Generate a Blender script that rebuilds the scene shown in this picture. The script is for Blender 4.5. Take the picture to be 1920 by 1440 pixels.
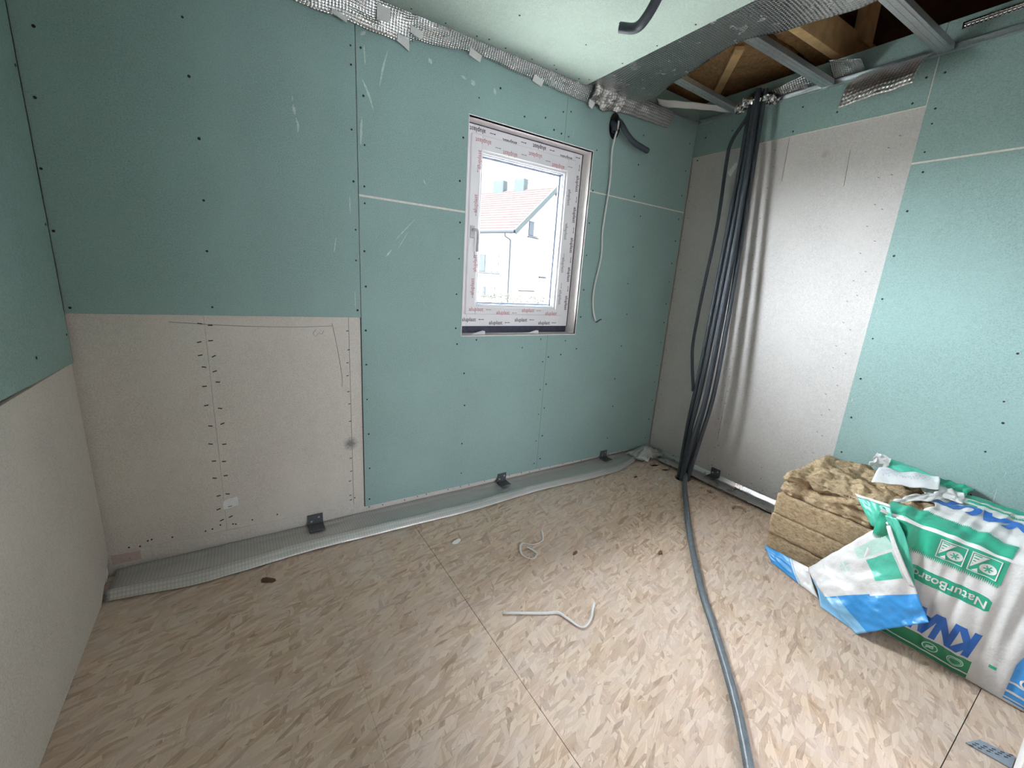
import bpy, bmesh, math, random
from mathutils import Vector, Matrix, noise, geometry
random.seed(7)
scn = bpy.context.scene
COL = scn.collection
for o in list(bpy.data.objects): bpy.data.objects.remove(o)

# ------------------------------------------------------------------ camera, sky, exposure
W, H = 3.626, 2.645            # room width (x), height of the wall tops under the profiles
YF = -2.365                    # face of the wall behind the camera
cam_d = bpy.data.cameras.new('camera'); cam = bpy.data.objects.new('camera', cam_d); COL.objects.link(cam)
cam_d.sensor_width = 36.0; cam_d.lens = 36.0*784.785/1920.0; cam_d.clip_start = 0.01; cam_d.clip_end = 300
_yaw, _pit, _rol = 0.58485589, -0.241700549, 0.0668159720
fwd = Vector((math.sin(_yaw)*math.cos(_pit), math.cos(_yaw)*math.cos(_pit), math.sin(_pit)))
rgt = Vector((math.cos(_yaw), -math.sin(_yaw), 0)); upv = rgt.cross(fwd)
cR = math.cos(_rol)*rgt + math.sin(_rol)*upv; cU = -math.sin(_rol)*rgt + math.cos(_rol)*upv
mw = Matrix((( cR.x, cU.x, -fwd.x, 0.566575), (cR.y, cU.y, -fwd.y, -2.296878), (cR.z, cU.z, -fwd.z, 1.412432), (0,0,0,1)))
cam.matrix_world = mw
scn.camera = cam

SKY = 36.0
world = bpy.data.worlds.new('overcast_sky'); scn.world = world; world.use_nodes = True
bg = world.node_tree.nodes['Background']
bg.inputs[0].default_value = (0.89, 0.955, 1.06, 1); bg.inputs[1].default_value = SKY
def portal(name, loc, rot, sx, sy):
    l = bpy.data.lights.new(name, 'AREA'); l.shape = 'RECTANGLE'; l.size = sx; l.size_y = sy
    l.cycles.is_portal = True
    o = bpy.data.objects.new(name, l); COL.objects.link(o); o.location = loc; o.rotation_euler = rot
    return o
portal('daylight_window', (2.15, 0.30, 1.69), (math.radians(-90), 0, 0), 0.95, 1.2)
portal('daylight_fill_hall', (1.82, -4.70, 1.46), (math.radians(90), 0, 0), 1.05, .72)  # portal at the window opening of the added, unseen fill-light hall
sun_d = bpy.data.lights.new('veiled_sun', 'SUN'); sun_d.energy = 200.0; sun_d.angle = math.radians(105); sun_d.color = (.95, .98, 1.03)
sun = bpy.data.objects.new('veiled_sun', sun_d); COL.objects.link(sun)
sun.rotation_euler = Vector((.42, -.62, -.66)).to_track_quat('-Z', 'Y').to_euler()
vs = scn.view_settings
scn.display_settings.display_device = 'sRGB'
vs.view_transform = 'Standard'; vs.look = 'None'; vs.gamma = 1; vs.use_curve_mapping = False
vs.exposure = -0.20
scn.cycles.use_denoising = True
scn.cycles.max_bounces = 12; scn.cycles.diffuse_bounces = 8; scn.cycles.transparent_max_bounces = 12
scn.cycles.sample_clamp_indirect = 12
scn.cycles.caustics_reflective = False; scn.cycles.caustics_refractive = False

# ------------------------------------------------------------------ helpers
def link(name, me, mat=None, parent=None, smooth=False):
    o = bpy.data.objects.new(name, me); COL.objects.link(o)
    if mat is not None:
        for m in (mat if isinstance(mat, (list, tuple)) else [mat]): me.materials.append(m)
    if parent is not None: o.parent = parent
    if smooth:
        for p in me.polygons: p.use_smooth = True
    return o
def tag(o, label=None, cat=None, group=None, kind=None):
    if label: o['label'] = label
    if cat: o['category'] = cat
    if group: o['group'] = group
    if kind: o['kind'] = kind
    return o
def empty(name, loc=(0,0,0)):
    o = bpy.data.objects.new(name, None); COL.objects.link(o); o.location = loc; o.empty_display_size = 0.05
    return o
def pyd(name, v, f, mat=None, parent=None, smooth=False):
    me = bpy.data.meshes.new(name); me.from_pydata([tuple(p) for p in v], [], f); me.update()
    return link(name, me, mat, parent, smooth)
class MB:
    """collects shapes into one mesh"""
    def __init__(s): s.v = []; s.f = []
    def box(s, a, b):
        x0,y0,z0 = a; x1,y1,z1 = b
        if x0>x1: x0,x1=x1,x0
        if y0>y1: y0,y1=y1,y0
        if z0>z1: z0,z1=z1,z0
        n = len(s.v)
        s.v += [(x0,y0,z0),(x1,y0,z0),(x1,y1,z0),(x0,y1,z0),(x0,y0,z1),(x1,y0,z1),(x1,y1,z1),(x0,y1,z1)]
        s.f += [tuple(n+i for i in q) for q in ((0,3,2,1),(4,5,6,7),(0,1,5,4),(1,2,6,5),(2,3,7,6),(3,0,4,7))]
        return s
    def obox(s, c, ax, ay, az):           # oriented box: centre and half axes
        c,ax,ay,az = map(Vector, (c,ax,ay,az)); n = len(s.v)
        for k in (-1,1):
            for i,j in ((-1,-1),(1,-1),(1,1),(-1,1)):
                s.v.append(tuple(c+ax*i+ay*j+az*k))
        s.f += [tuple(n+i for i in q) for q in ((0,3,2,1),(4,5,6,7),(0,1,5,4),(1,2,6,5),(2,3,7,6),(3,0,4,7))]
        return s
    def bar(s, p, q, w, h, up=(0,0,1)):   # beam from p to q
        p,q = Vector(p),Vector(q); d = (q-p); L = d.length; d.normalize()
        r = d.cross(Vector(up)).normalized(); u = r.cross(d).normalized()
        return s.obox((p+q)/2, d*L/2, r*w/2, u*h/2)
    def disc(s, c, n, r, seg=8, h=0.001):
        c,n = Vector(c),Vector(n).normalized()
        a = n.orthogonal().normalized(); b = n.cross(a); k = len(s.v)
        for i in range(seg):
            t = 2*math.pi*i/seg; s.v.append(tuple(c+a*r*math.cos(t)+b*r*math.sin(t)+n*h))
        for i in range(seg):
            t = 2*math.pi*i/seg; s.v.append(tuple(c+a*r*math.cos(t)+b*r*math.sin(t)))
        s.f.append(tuple(range(k,k+seg)))
        for i in range(seg): j=(i+1)%seg; s.f.append((k+i,k+seg+i,k+seg+j,k+j))
        return s
    def poly(s, pts, n, t):               # extrude polygon pts by -n*t
        n = Vector(n)*t; k = len(s.v); m = len(pts)
        s.v += [tuple(p) for p in pts]+[tuple(Vector(p)-n) for p in pts]
        s.f.append(tuple(range(k,k+m))); s.f.append(tuple(range(k+2*m-1,k+m-1,-1)))
        for i in range(m): j=(i+1)%m; s.f.append((k+i,k+m+i,k+m+j,k+j))
        return s
    def build(s, name, mat, parent=None, smooth=False, bevel=0):
        me = bpy.data.meshes.new(name); me.from_pydata(s.v, [], s.f); me.update()
        bm = bmesh.new(); bm.from_mesh(me); bmesh.ops.recalc_face_normals(bm, faces=bm.faces)
        if bevel: bmesh.ops.bevel(bm, geom=list(bm.edges), offset=bevel, segments=1, affect='EDGES')
        bm.to_mesh(me); bm.free()
        return link(name, me, mat, parent, smooth)
def sheet(name, fn, nu, nv, lu, lv, mat, parent=None, thick=0.0012, smooth=True):
    v=[];f=[];uv=[]
    for j in range(nv+1):
        for i in range(nu+1):
            v.append(tuple(fn(i/nu, j/nv))); uv.append((i/nu*lu, j/nv*lv))
    for j in range(nv):
        for i in range(nu):
            a=j*(nu+1)+i; f.append((a,a+1,a+nu+2,a+nu+1))
    me = bpy.data.meshes.new(name); me.from_pydata(v,[],f)
    ul = me.uv_layers.new(name='UVMap')
    for lp in me.loops: ul.data[lp.index].uv = uv[lp.vertex_index]
    me.update()
    o = link(name, me, mat, parent, smooth)
    if thick:
        m = o.modifiers.new('thickness','SOLIDIFY'); m.thickness = thick; m.offset = 0
    return o
def lerp(a,b,t): return a+(b-a)*t
def vl(a,b,t): return Vector(a).lerp(Vector(b),t)
def interp(tab, x):
    if x<=tab[0][0]: return tab[0][1]
    for (x0,y0),(x1,y1) in zip(tab,tab[1:]):
        if x<=x1:
            t=(x-x0)/(x1-x0); t=t*t*(3-2*t); return y0+(y1-y0)*t
    return tab[-1][1]
def nz(x,y,z=0,s=1): return noise.noise(Vector((x*s,y*s,z*s)))
def spline(pts, n):
    P=[Vector(p) for p in pts]; P=[P[0]*2-P[1]]+P+[P[-1]*2-P[-2]]; out=[]
    m=len(P)-3
    for k in range(n+1):
        t=k/n*m; i=min(int(t),m-1); u=t-i; a,b,c,d=P[i:i+4]
        out.append(0.5*((2*b)+(c-a)*u+(2*a-5*b+4*c-d)*u*u+(3*b-a-3*c+d)*u**3))
    return out
def resample(path, step):
    out=[path[0]]; acc=0
    for a,b in zip(path,path[1:]):
        L=(b-a).length; d=step-acc
        while d<=L: out.append(a.lerp(b,d/L)); d+=step
        acc=L-(d-step)
    return out
def tube(name, pts, rad, mat, parent=None, seg=10, n=60, rib=0.0, step=0.006, cap=False, wall=0.0):
    path = spline(pts,max(n,20))
    path = resample(path, step if rib else max(sum((b-a).length for a,b in zip(path,path[1:]))/n,0.002))
    v=[];f=[]; up=Vector((0.3,0.2,1)).normalized(); prev=None
    for k,p in enumerate(path):
        d=(path[min(k+1,len(path)-1)]-path[max(k-1,0)]).normalized()
        a = (up-d*up.dot(d)) if prev is None else (prev-d*prev.dot(d))
        if a.length<1e-5: a=d.orthogonal()
        a.normalize(); prev=a; b=d.cross(a)
        r = rad-(rib if k%2 else 0)
        for i in range(seg):
            t=2*math.pi*i/seg; v.append(p+a*r*math.cos(t)+b*r*math.sin(t))
    K=len(path)
    for k in range(K-1):
        for i in range(seg):
            j=(i+1)%seg; f.append((k*seg+i,k*seg+j,(k+1)*seg+j,(k+1)*seg+i))
    if cap: f.append(tuple(reversed(range(seg)))); f.append(tuple(range((K-1)*seg,K*seg)))
    o = pyd(name,v,f,mat,parent,True)
    if wall:
        m=o.modifiers.new('wall','SOLIDIFY'); m.thickness=wall; m.offset=-1
    return o
_FONT=None
def text_tris(body, size, shear=0.0, bold=0.0):
    cu=bpy.data.curves.new('t','FONT'); cu.body=body; cu.size=size; cu.shear=shear; cu.offset=bold
    cu.align_x='CENTER'; cu.align_y='CENTER'; cu.resolution_u=3; cu.fill_mode='FRONT'
    o=bpy.data.objects.new('t',cu); COL.objects.link(o)
    dg=bpy.context.evaluated_depsgraph_get(); me=bpy.data.meshes.new_from_object(o.evaluated_get(dg))
    v=[(p.co.x,p.co.y) for p in me.vertices]; f=[tuple(p.vertices) for p in me.polygons]
    bpy.data.objects.remove(o); bpy.data.curves.remove(cu); bpy.data.meshes.remove(me)
    return v,f
def fine(v2,f,maxlen):
    """subdivide a flat 2D mesh until edges are short (so that it can be laid on a curved sheet)"""
    bm=bmesh.new(); vv=[bm.verts.new((x,y,0)) for x,y in v2]
    for q in f:
        try: bm.faces.new([vv[i] for i in q])
        except ValueError: pass
    bmesh.ops.triangulate(bm, faces=bm.faces[:])
    for _ in range(8):
        ed=[e for e in bm.edges if e.calc_length()>maxlen]
        if not ed: break
        bmesh.ops.subdivide_edges(bm, edges=ed, cuts=1)
        bmesh.ops.triangulate(bm, faces=[q for q in bm.faces if len(q.verts)>3])
    bm.verts.index_update()
    r=([(p.co.x,p.co.y) for p in bm.verts],[tuple(p.index for p in q.verts) for q in bm.faces]); bm.free(); return r

# ------------------------------------------------------------------ materials
class NT:
    def __init__(s,name):
        s.m=bpy.data.materials.new(name); s.m.use_nodes=True; s.t=s.m.node_tree; s.n=s.t.nodes; s.l=s.t.links
        s.p=s.n['Principled BSDF']; s.out=s.n['Material Output']
    def a(s,kind,**k):
        nd=s.n.new(kind)
        for q,v in k.items():
            if q.startswith('i_'): nd.inputs[q[2:].replace('_',' ')].default_value=v
            else: setattr(nd,q,v)
        return nd
    def c(s,a,ao,b,bi): s.l.new(a.outputs[ao],b.inputs[bi])
    def coord(s,kind='Object',scale=(1,1,1),rot=(0,0,0),loc=(0,0,0)):
        tc=s.a('ShaderNodeTexCoord'); mp=s.a('ShaderNodeMapping'); mp.inputs['Scale'].default_value=scale
        mp.inputs['Rotation'].default_value=rot; mp.inputs['Location'].default_value=loc
        s.c(tc,kind,mp,'Vector'); return mp
    def noise(s,vec,scale,detail=4,rough=.55,dist=0):
        nd=s.a('ShaderNodeTexNoise'); nd.inputs['Scale'].default_value=scale; nd.inputs['Detail'].default_value=detail
        nd.inputs['Roughness'].default_value=rough; nd.inputs['Distortion'].default_value=dist
        s.c(vec,'Vector',nd,'Vector'); return nd
    def ramp(s,src,out,stops,interp='LINEAR'):
        r=s.a('ShaderNodeValToRGB'); r.color_ramp.interpolation=interp; e=r.color_ramp.elements
        while len(e)<len(stops): e.new(0.5)
        for q,(p,c) in zip(e,stops):
            q.position=p; q.color=(c if len(c)==4 else tuple(c)+(1,)) if hasattr(c,'__len__') else (c,c,c,1)
        s.c(src,out,r,'Fac'); return r
    def mix(s,a,b,fac,mode='MIX'):
        m=s.a('ShaderNodeMix',data_type='RGBA',blend_type=mode)
        for idx,x in ((6,a),(7,b)):
            if isinstance(x,tuple) and hasattr(x[0],'outputs'): s.l.new(x[0].outputs[x[1]],m.inputs[idx])
            else: m.inputs[idx].default_value=(tuple(x)+(1,))[:4]
        if isinstance(fac,tuple): s.l.new(fac[0].outputs[fac[1]],m.inputs[0])
        else: m.inputs[0].default_value=fac
        return m
    def bump(s,src,out,strength=.3,dist=.002,normal=None):
        b=s.a('ShaderNodeBump'); b.inputs['Strength'].default_value=strength; b.inputs['Distance'].default_value=dist
        s.c(src,out,b,'Height')
        if normal is not None: s.c(normal,'Normal',b,'Normal')
        s.c(b,'Normal',s.p,'Normal'); return b
    def set(s,col=None,rough=.6,metal=0.0,spec=None):
        if col is not None: s.p.inputs['Base Color'].default_value=tuple(col)+(1,)
        s.p.inputs['Roughness'].default_value=rough; s.p.inputs['Metallic'].default_value=metal
        if spec is not None: s.p.inputs['Specular IOR Level'].default_value=spec
        return s
def plain(name,col,rough=.6,metal=0.0,spec=.4,var=.12,scale=30,bump=0.0):
    n=NT(name); n.set(None,rough,metal,spec); mp=n.coord(); t=n.noise(mp,scale)
    a=tuple(c*(1-var) for c in col); b=tuple(min(1,c*(1+var)) for c in col)
    r=n.ramp(t,'Fac',[(.3,a),(.7,b)]); n.c(r,'Color',n.p,'Base Color')
    if bump: n.bump(t,'Fac',bump,.003)
    return n.m
def paperboard(name,col,scuff,sp_dark=.8,scuff_amt=.5,stains=(),vert=(1,1,1)):
    """paper-faced board: fibre speckle, soft blotches, pale scuffs"""
    n=NT(name); n.set(None,.75,0,.25); mp=n.coord()
    fine_=n.noise(mp,170,4,.75); mid=n.noise(mp,38,5,.6); big=n.noise(mp,2.3,4,.6)
    base=n.ramp(fine_,'Fac',[(.30,tuple(c*sp_dark*.85 for c in col)),(.5,col),(.72,tuple(min(1,c*1.16) for c in col))])
    m1=n.mix((base,'Color'),tuple(c*.86 for c in col),(n.ramp(mid,'Fac',[(.45,0.0),(.75,.5)]),'Color'))
    m2=n.mix((m1,2),tuple(min(1,c*1.12) for c in col),(n.ramp(big,'Fac',[(.45,0.0),(.7,.5)]),'Color'))
    # scuffs: thin slanted streaks kept inside patchy areas
    mp2=n.coord(scale=vert,rot=(.12,.35,.1)); st=n.noise(mp2,9,3,.5,.6); pt=n.noise(mp,3.1,3,.6)
    a=n.ramp(st,'Fac',[(.70,0.0),(.74,1.0)]); b=n.ramp(pt,'Fac',[(.56,0.0),(.66,1.0)])
    mu=n.a('ShaderNodeMath',operation='MULTIPLY'); n.c(a,'Color',mu,0); n.c(b,'Color',mu,1)
    mu2=n.a('ShaderNodeMath',operation='MULTIPLY'); n.c(mu,0,mu2,0); mu2.inputs[1].default_value=scuff_amt
    m3=n.mix((m2,2),scuff,(mu2,0)); last=m3
    for (pos,r,c,amt) in stains:
        tc=n.a('ShaderNodeTexCoord'); ds=n.a('ShaderNodeVectorMath',operation='DISTANCE'); n.c(tc,'Object',ds,0)
        ds.inputs[1].default_value=pos
        ad=n.a('ShaderNodeMath',operation='MULTIPLY_ADD'); n.c(n.noise(mp,70,4,.7),'Fac',ad,0); ad.inputs[1].default_value=r*1.6; n.c(ds,'Value',ad,2)
        rp=n.ramp(ad,0,[(r*1.1,amt),(r*2.1,0.0)])
        last=n.mix((last,2),c,(rp,'Color'))
    n.c(last,2,n.p,'Base Color'); n.bump(fine_,'Fac',.12,.001); return n.m
GREEN=(.295,.425,.405)
M_green=paperboard('green_gypsum_board',GREEN,(.62,.70,.67),.78,.75,vert=(6,6,.7))
M_ceil=paperboard('green_ceiling_board',(.44,.535,.49),(.66,.72,.69),.88,.3,vert=(6,6,.7))
M_grey=paperboard('grey_fibre_board',(.66,.62,.57),(.68,.66,.63),.80,.3,
    stains=[((1.038,0.012,.468),.034,(.17,.165,.16),.85),((.80,0.012,.55),.03,(.62,.60,.58),.5)],vert=(5,5,.8))
M_grey_r=paperboard('pale_fibre_board',(.58,.555,.54),(.70,.68,.66),.86,.25,stains=[((W,-.93,2.28),.022,(.33,.27,.15),.6)],vert=(5,5,.8))
M_edge=plain('gypsum_core',(.74,.70,.63),.85,var=.1,scale=60)
M_gap=plain('joint_shadow_filler',(.045,.075,.07),.9,var=.2)
M_pink=plain('pink_fibre_board',(.55,.42,.38),.8,var=.08,scale=50)
M_screw=plain('phosphated_screw',(.02,.025,.025),.6,0,.3)
M_pencil=plain('pencil_line',(.24,.22,.20),.8)
M_dark=plain('dark_void',(.02,.017,.015),.95)

def osb(name):
    n=NT(name); n.set(None,.62,0,.3)
    cols=[]
    tc=n.a('ShaderNodeTexCoord')
    wn=n.a('ShaderNodeTexNoise'); wn.inputs['Scale'].default_value=7; wn.inputs['Detail'].default_value=2; n.c(tc,'Object',wn,'Vector')
    warp=n.a('ShaderNodeVectorMath',operation='MULTIPLY_ADD'); n.c(wn,'Color',warp,0); warp.inputs[1].default_value=(.016,.016,0); n.c(tc,'Object',warp,2)
    C0=[(0.0,(.31,.195,.115)),(.15,(.45,.31,.20)),(.45,(.56,.41,.285)),(.7,(.63,.48,.345)),(.9,(.71,.57,.43)),(1.0,(.58,.40,.29))]
    def layer(rot,sx,sy,off):
        ro=n.a('ShaderNodeMapping'); ro.inputs['Rotation'].default_value=(0,0,rot); n.c(warp,'Vector',ro,'Vector')
        mp=n.a('ShaderNodeMapping'); mp.inputs['Scale'].default_value=(sx,sy,1); mp.inputs['Location'].default_value=(off,off*.7,0)
        n.c(ro,'Vector',mp,'Vector')
        vo=n.a('ShaderNodeTexVoronoi',voronoi_dimensions='2D',feature='F1'); vo.inputs['Scale'].default_value=1; vo.inputs['Randomness'].default_value=1
        n.c(mp,'Vector',vo,'Vector')
        sp=n.a('ShaderNodeSeparateColor'); n.c(vo,'Color',sp,'Color')
        ve=n.a('ShaderNodeTexVoronoi',voronoi_dimensions='2D',feature='DISTANCE_TO_EDGE'); ve.inputs['Scale'].default_value=1; n.c(mp,'Vector',ve,'Vector')
        gr=n.a('ShaderNodeTexNoise'); gr.inputs['Scale'].default_value=1; gr.inputs['Detail'].default_value=4
        mp2=n.a('ShaderNodeMapping'); mp2.inputs['Scale'].default_value=(14,230,1); n.c(ro,'Vector',mp2,'Vector'); n.c(mp2,'Vector',gr,'Vector')
        ad=n.a('ShaderNodeMath',operation='MULTIPLY_ADD'); n.c(gr,'Fac',ad,0); ad.inputs[1].default_value=.62; ad.use_clamp=True
        sb=n.a('ShaderNodeMath',operation='SUBTRACT'); n.c(sp,'Red',sb,0); sb.inputs[1].default_value=.27; n.c(sb,0,ad,2)
        cr=n.ramp(ad,0,C0)
        ed=n.ramp(ve,'Distance',[(0.0,.62),(.035,1.0)])
        mm=n.mix((cr,'Color'),(ed,'Color'),.6,'MULTIPLY')
        return mm,sp,ed
    L=[layer(-.35,10.8,54.6,0),layer(.35,12,52,11.7),layer(-.05,14.4,78,3.1),layer(-.8,13.2,62.4,1.9),layer(2.5,13.2,57.2,8.9),layer(-1.4,14.4,59.8,5.3),layer(-.55,12,54.6,4.4),layer(-.2,15.6,75.4,7.7)]
    cur=L[0][0]; masks=[]
    for k,(mm,sp,ed) in enumerate(L[1:]):
        th=n.ramp(sp,'Green',[(.0,0.0),(.62,0.0),(.64,1.0)])
        cur=n.mix((cur,2),(mm,2),(th,'Color'))
    mp=n.coord(); big=n.noise(mp,1.3,4,.6); dust=n.noise(mp,9,6,.7)
    du=n.a('ShaderNodeMath',operation='MULTIPLY'); n.c(n.ramp(big,'Fac',[(.30,.2),(.65,.7)]),'Color',du,0); n.c(n.ramp(dust,'Fac',[(.35,.2),(.7,1.0)]),'Color',du,1)
    d1=n.mix((cur,2),(.66,.575,.54),(du,0))
    # dark bark streaks and spots
    mr=n.a('ShaderNodeMapping'); mr.inputs['Rotation'].default_value=(0,0,-.35); n.c(warp,'Vector',mr,'Vector'); mp3=n.a('ShaderNodeMapping'); mp3.inputs['Scale'].default_value=(7,30,1); n.c(mr,'Vector',mp3,'Vector')
    sn=n.noise(mp3,1.3,3,.6); d2=n.mix((d1,2),(.12,.085,.06),(n.ramp(sn,'Fac',[(.755,0.0),(.79,.75)]),'Color'))
    n.c(d2,2,n.p,'Base Color')
    n.bump(L[0][2],'Color',.15,.0015)
    return n.m
M_osb=osb('oriented_strand_board')

def foil(name,grid=0.006,base=.72,rough=.24,strength=.5,crinkle=60,cr_amt=.5,tint=(1,1,1),gd=.62):
    n=NT(name); n.set(tuple(base*t for t in tint),rough,1.0)
    tc=n.a('ShaderNodeTexCoord'); mp=n.a('ShaderNodeMapping'); n.c(tc,'UV',mp,'Vector')
    k=1/grid/ (2*math.pi) * (2*math.pi)
    h=[]
    for d in ('X','Y'):
        w=n.a('ShaderNodeTexWave',wave_type='BANDS',bands_direction=d,wave_profile='SIN'); w.inputs['Scale'].default_value=1/grid/3.1416*1.0*0.5; w.inputs['Distortion'].default_value=.15
        w.inputs['Detail Scale'].default_value=2
        n.c(mp,'Vector',w,'Vector'); h.append(w)
    mx=n.a('ShaderNodeMath',operation='MULTIPLY'); n.c(h[0],'Fac',mx,0); n.c(h[1],'Fac',mx,1)
    b1=n.a('ShaderNodeBump'); b1.inputs['Strength'].default_value=strength; b1.inputs['Distance'].default_value=.003; n.c(mx,0,b1,'Height')
    gc=n.ramp(mx,0,[(.0,tuple(base*t*gd for t in tint)),(.35,tuple(min(1,base*t*1.12) for t in tint))]); n.c(gc,'Color',n.p,'Base Color')
    nn=n.noise(mp,crinkle,4,.6,.3)
    n.bump(nn,'Fac',cr_amt,.0015,b1)
    mo=n.coord(); r=n.ramp(n.noise(mo,16,4),'Fac',[(.3,rough*.75),(.7,rough*1.5)]); n.c(r,'Color',n.p,'Roughness')
    return n.m
M_foil=foil('reinforced_foil',.007,.78,.20,.8,22,.35)
M_foil_f=foil('dusty_floor_foil',.007,.62,.42,.18,18,.5,(1,.985,.95),.92); M_foil_f.node_tree.nodes['Principled BSDF'].inputs['Metallic'].default_value=.6
M_foil_m=foil('matt_foil_flap',.0085,.66,.38,.9,30,.3,(1,.97,.95))
M_crump=foil('crumpled_foil',.02,.8,.16,.2,45,1.0)
M_zinc=plain('galvanised_steel',(.62,.66,.68),.34,.9,var=.12,scale=90)
M_zincd=plain('dark_galvanised_bracket',(.13,.14,.15),.5,.6,var=.2,scale=120)
M_plate=plain('blue_grey_nail_plate',(.42,.49,.56),.4,.7,var=.1,scale=120)
M_wool=None
def wool(name,a,b,c):
    n=NT(name); n.set(None,.95,0,.1); mp=n.coord(scale=(1,1,2.2)); t=n.noise(mp,42,8,.75,.8); u=n.noise(mp,260,4,.7,.5)
    r=n.ramp(t,'Fac',[(.28,a),(.48,b),(.68,c)]); r2=n.ramp(u,'Fac',[(.3,.55),(.65,1.05)])
    m=n.mix((r,'Color'),(r2,'Color'),.8,'MULTIPLY'); n.c(m,2,n.p,'Base Color')
    b1=n.a('ShaderNodeBump'); b1.inputs['Strength'].default_value=.6; b1.inputs['Distance'].default_value=.006; n.c(t,'Fac',b1,'Height')
    n.bump(u,'Fac',.8,.003,b1); return n.m
M_wool=wool('mineral_wool',(.20,.125,.065),(.54,.40,.245),(.76,.62,.43))
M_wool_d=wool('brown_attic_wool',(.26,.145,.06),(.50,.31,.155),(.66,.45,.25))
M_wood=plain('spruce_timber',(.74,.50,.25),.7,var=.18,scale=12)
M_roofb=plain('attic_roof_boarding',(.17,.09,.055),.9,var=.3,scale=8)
M_cond=plain('dark_grey_conduit',(.050,.060,.075),.5,0,.35,var=.15,scale=40)
M_condf=plain('grey_blue_conduit',(.14,.165,.185),.40,0,.5,var=.2,scale=40)
M_cable=plain('white_cable_sheath',(.75,.74,.72),.45,var=.05)
M_black=plain('black_plastic',(.02,.02,.022),.5)
M_tape=plain('white_paper_tape',(.72,.72,.70),.8,var=.05)
M_paper=plain('white_paper',(.80,.80,.80),.8,var=.04)
M_pvc=plain('white_window_film',(.86,.84,.86),.38,0,.45,var=.03,scale=8)
M_reveal=plain('white_reveal_board',(.80,.76,.75),.7,var=.05,scale=25)
M_bead=plain('white_glazing_bead',(.82,.83,.85),.3,0,.5,var=.02)
M_seal=plain('grey_blue_seal',(.16,.18,.25),.6)
M_sillp=plain('dark_sill_profile',(.045,.045,.075),.5,var=.3,scale=40)
M_pblk=plain('black_film_print',(.10,.09,.10),.6); M_pred=plain('red_film_print',(.58,.30,.34),.6); M_pgry=plain('grey_film_print',(.36,.36,.38),.6)
def glass():
    n=NT('window_glass'); n.n.remove(n.p)
    tr=n.a('ShaderNodeBsdfTransparent'); tr.inputs[0].default_value=(.93,.95,.95,1)
    gl=n.a('ShaderNodeBsdfGlossy'); gl.inputs['Roughness'].default_value=.01
    lw=n.a('ShaderNodeLayerWeight'); pw=n.a('ShaderNodeMath',operation='POWER'); n.c(lw,'Facing',pw,0); pw.inputs[1].default_value=5
    fr=n.a('ShaderNodeMath',operation='MULTIPLY_ADD'); n.c(pw,0,fr,0); fr.inputs[1].default_value=.9; fr.inputs[2].default_value=.03
    mx=n.a('ShaderNodeMixShader'); n.c(fr,0,mx,0); n.c(tr,0,mx,1); n.c(gl,0,mx,2); n.c(mx,0,n.out,0); return n.m
M_glass=glass()
def film(name,col,rough=.32,trans=.12):
    n=NT(name); n.set(None,rough,0,.5); mp=n.coord(); t=n.noise(mp,28,5,.65,.4); w=n.noise(mp,120,3)
    r=n.ramp(t,'Fac',[(.3,tuple(c*.93 for c in col)),(.7,tuple(min(1,c*1.04) for c in col))]); n.c(r,'Color',n.p,'Base Color')
    b1=n.a('ShaderNodeBump'); b1.inputs['Strength'].default_value=.5; b1.inputs['Distance'].default_value=.006; n.c(t,'Fac',b1,'Height')
    n.bump(w,'Fac',.15,.002,b1); return n.m
M_bagw=film('white_bag_film',(.74,.72,.71)); M_bagg=film('green_bag_print',(.03,.36,.23)); M_bagt=film('teal_bag_film',(.10,.52,.38))
M_bagdg=film('dark_green_bag_print',(.02,.22,.10)); M_bagb=film('blue_bag_print',(.05,.30,.68)); M_bagnb=film('deep_blue_lettering',(.02,.13,.48))
M_bagl=film('light_blue_bag_film',(.24,.50,.74)); M_bagpg=film('pale_green_bag_film',(.50,.70,.62)); M_ink=plain('blue_ballpoint_ink',(.25,.33,.55),.7)

# ------------------------------------------------------------------ the setting: floor
floor = MB().box((-.15,YF-2.6,-.16),(W+.15,.16,-.03)).build('floor',M_dark); tag(floor,'floor of oriented strand board panels',kind='structure')
def osb_panel(x0,y0,x1,y1,holes=()):
    cu=bpy.data.curves.new('p','CURVE'); cu.dimensions='2D'; cu.fill_mode='BOTH'; cu.extrude=.011
    def sp(pts):
        s=cu.splines.new('POLY'); s.points.add(len(pts)-1); s.use_cyclic_u=True
        for q,(x,y) in zip(s.points,pts): q.co=(x,y,0,1)
    sp([(x0,y0),(x1,y0),(x1,y1),(x0,y1)])
    for (cx,cy,rx,ry) in holes: sp([(cx+rx*math.cos(t*math.pi/12),cy+ry*math.sin(t*math.pi/12)) for t in range(24)])
    o=bpy.data.objects.new('p',cu); COL.objects.link(o)
    dg=bpy.context.evaluated_depsgraph_get(); me=bpy.data.meshes.new_from_object(o.evaluated_get(dg)); bpy.data.objects.remove(o)
    me.transform(Matrix.Translation((0,0,-.011))); me.materials.clear()
    return link('strand_board_panel',me,M_osb,floor)
g=.0012
holes=[(3.392,-.535,.062,.058),(3.403,-.690,.030,.024),(3.396,-.772,.032,.026),(3.345,-1.019,.052,.046),(3.41,-.36,.05,.03),(3.40,-.26,.06,.03)]
h=.0004; osb_panel(-.02,YF-2.5,.835-h,.0); osb_panel(.835+h,-1.32+h,1.33-g,.0); osb_panel(.835+h,YF-2.5,1.33-g,-1.32-h)
osb_panel(1.33+g,-2.24+g,W+.02,0.0,holes); osb_panel(1.33+g,YF-2.5,W+.02,-2.24-g)
MB().poly([(3.345+.040*math.cos(i*math.pi/10),-1.019+.036*math.sin(i*math.pi/10),-.014) for i in range(20)],(0,0,1),.01).build('hole_plug',M_osb,floor)

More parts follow.
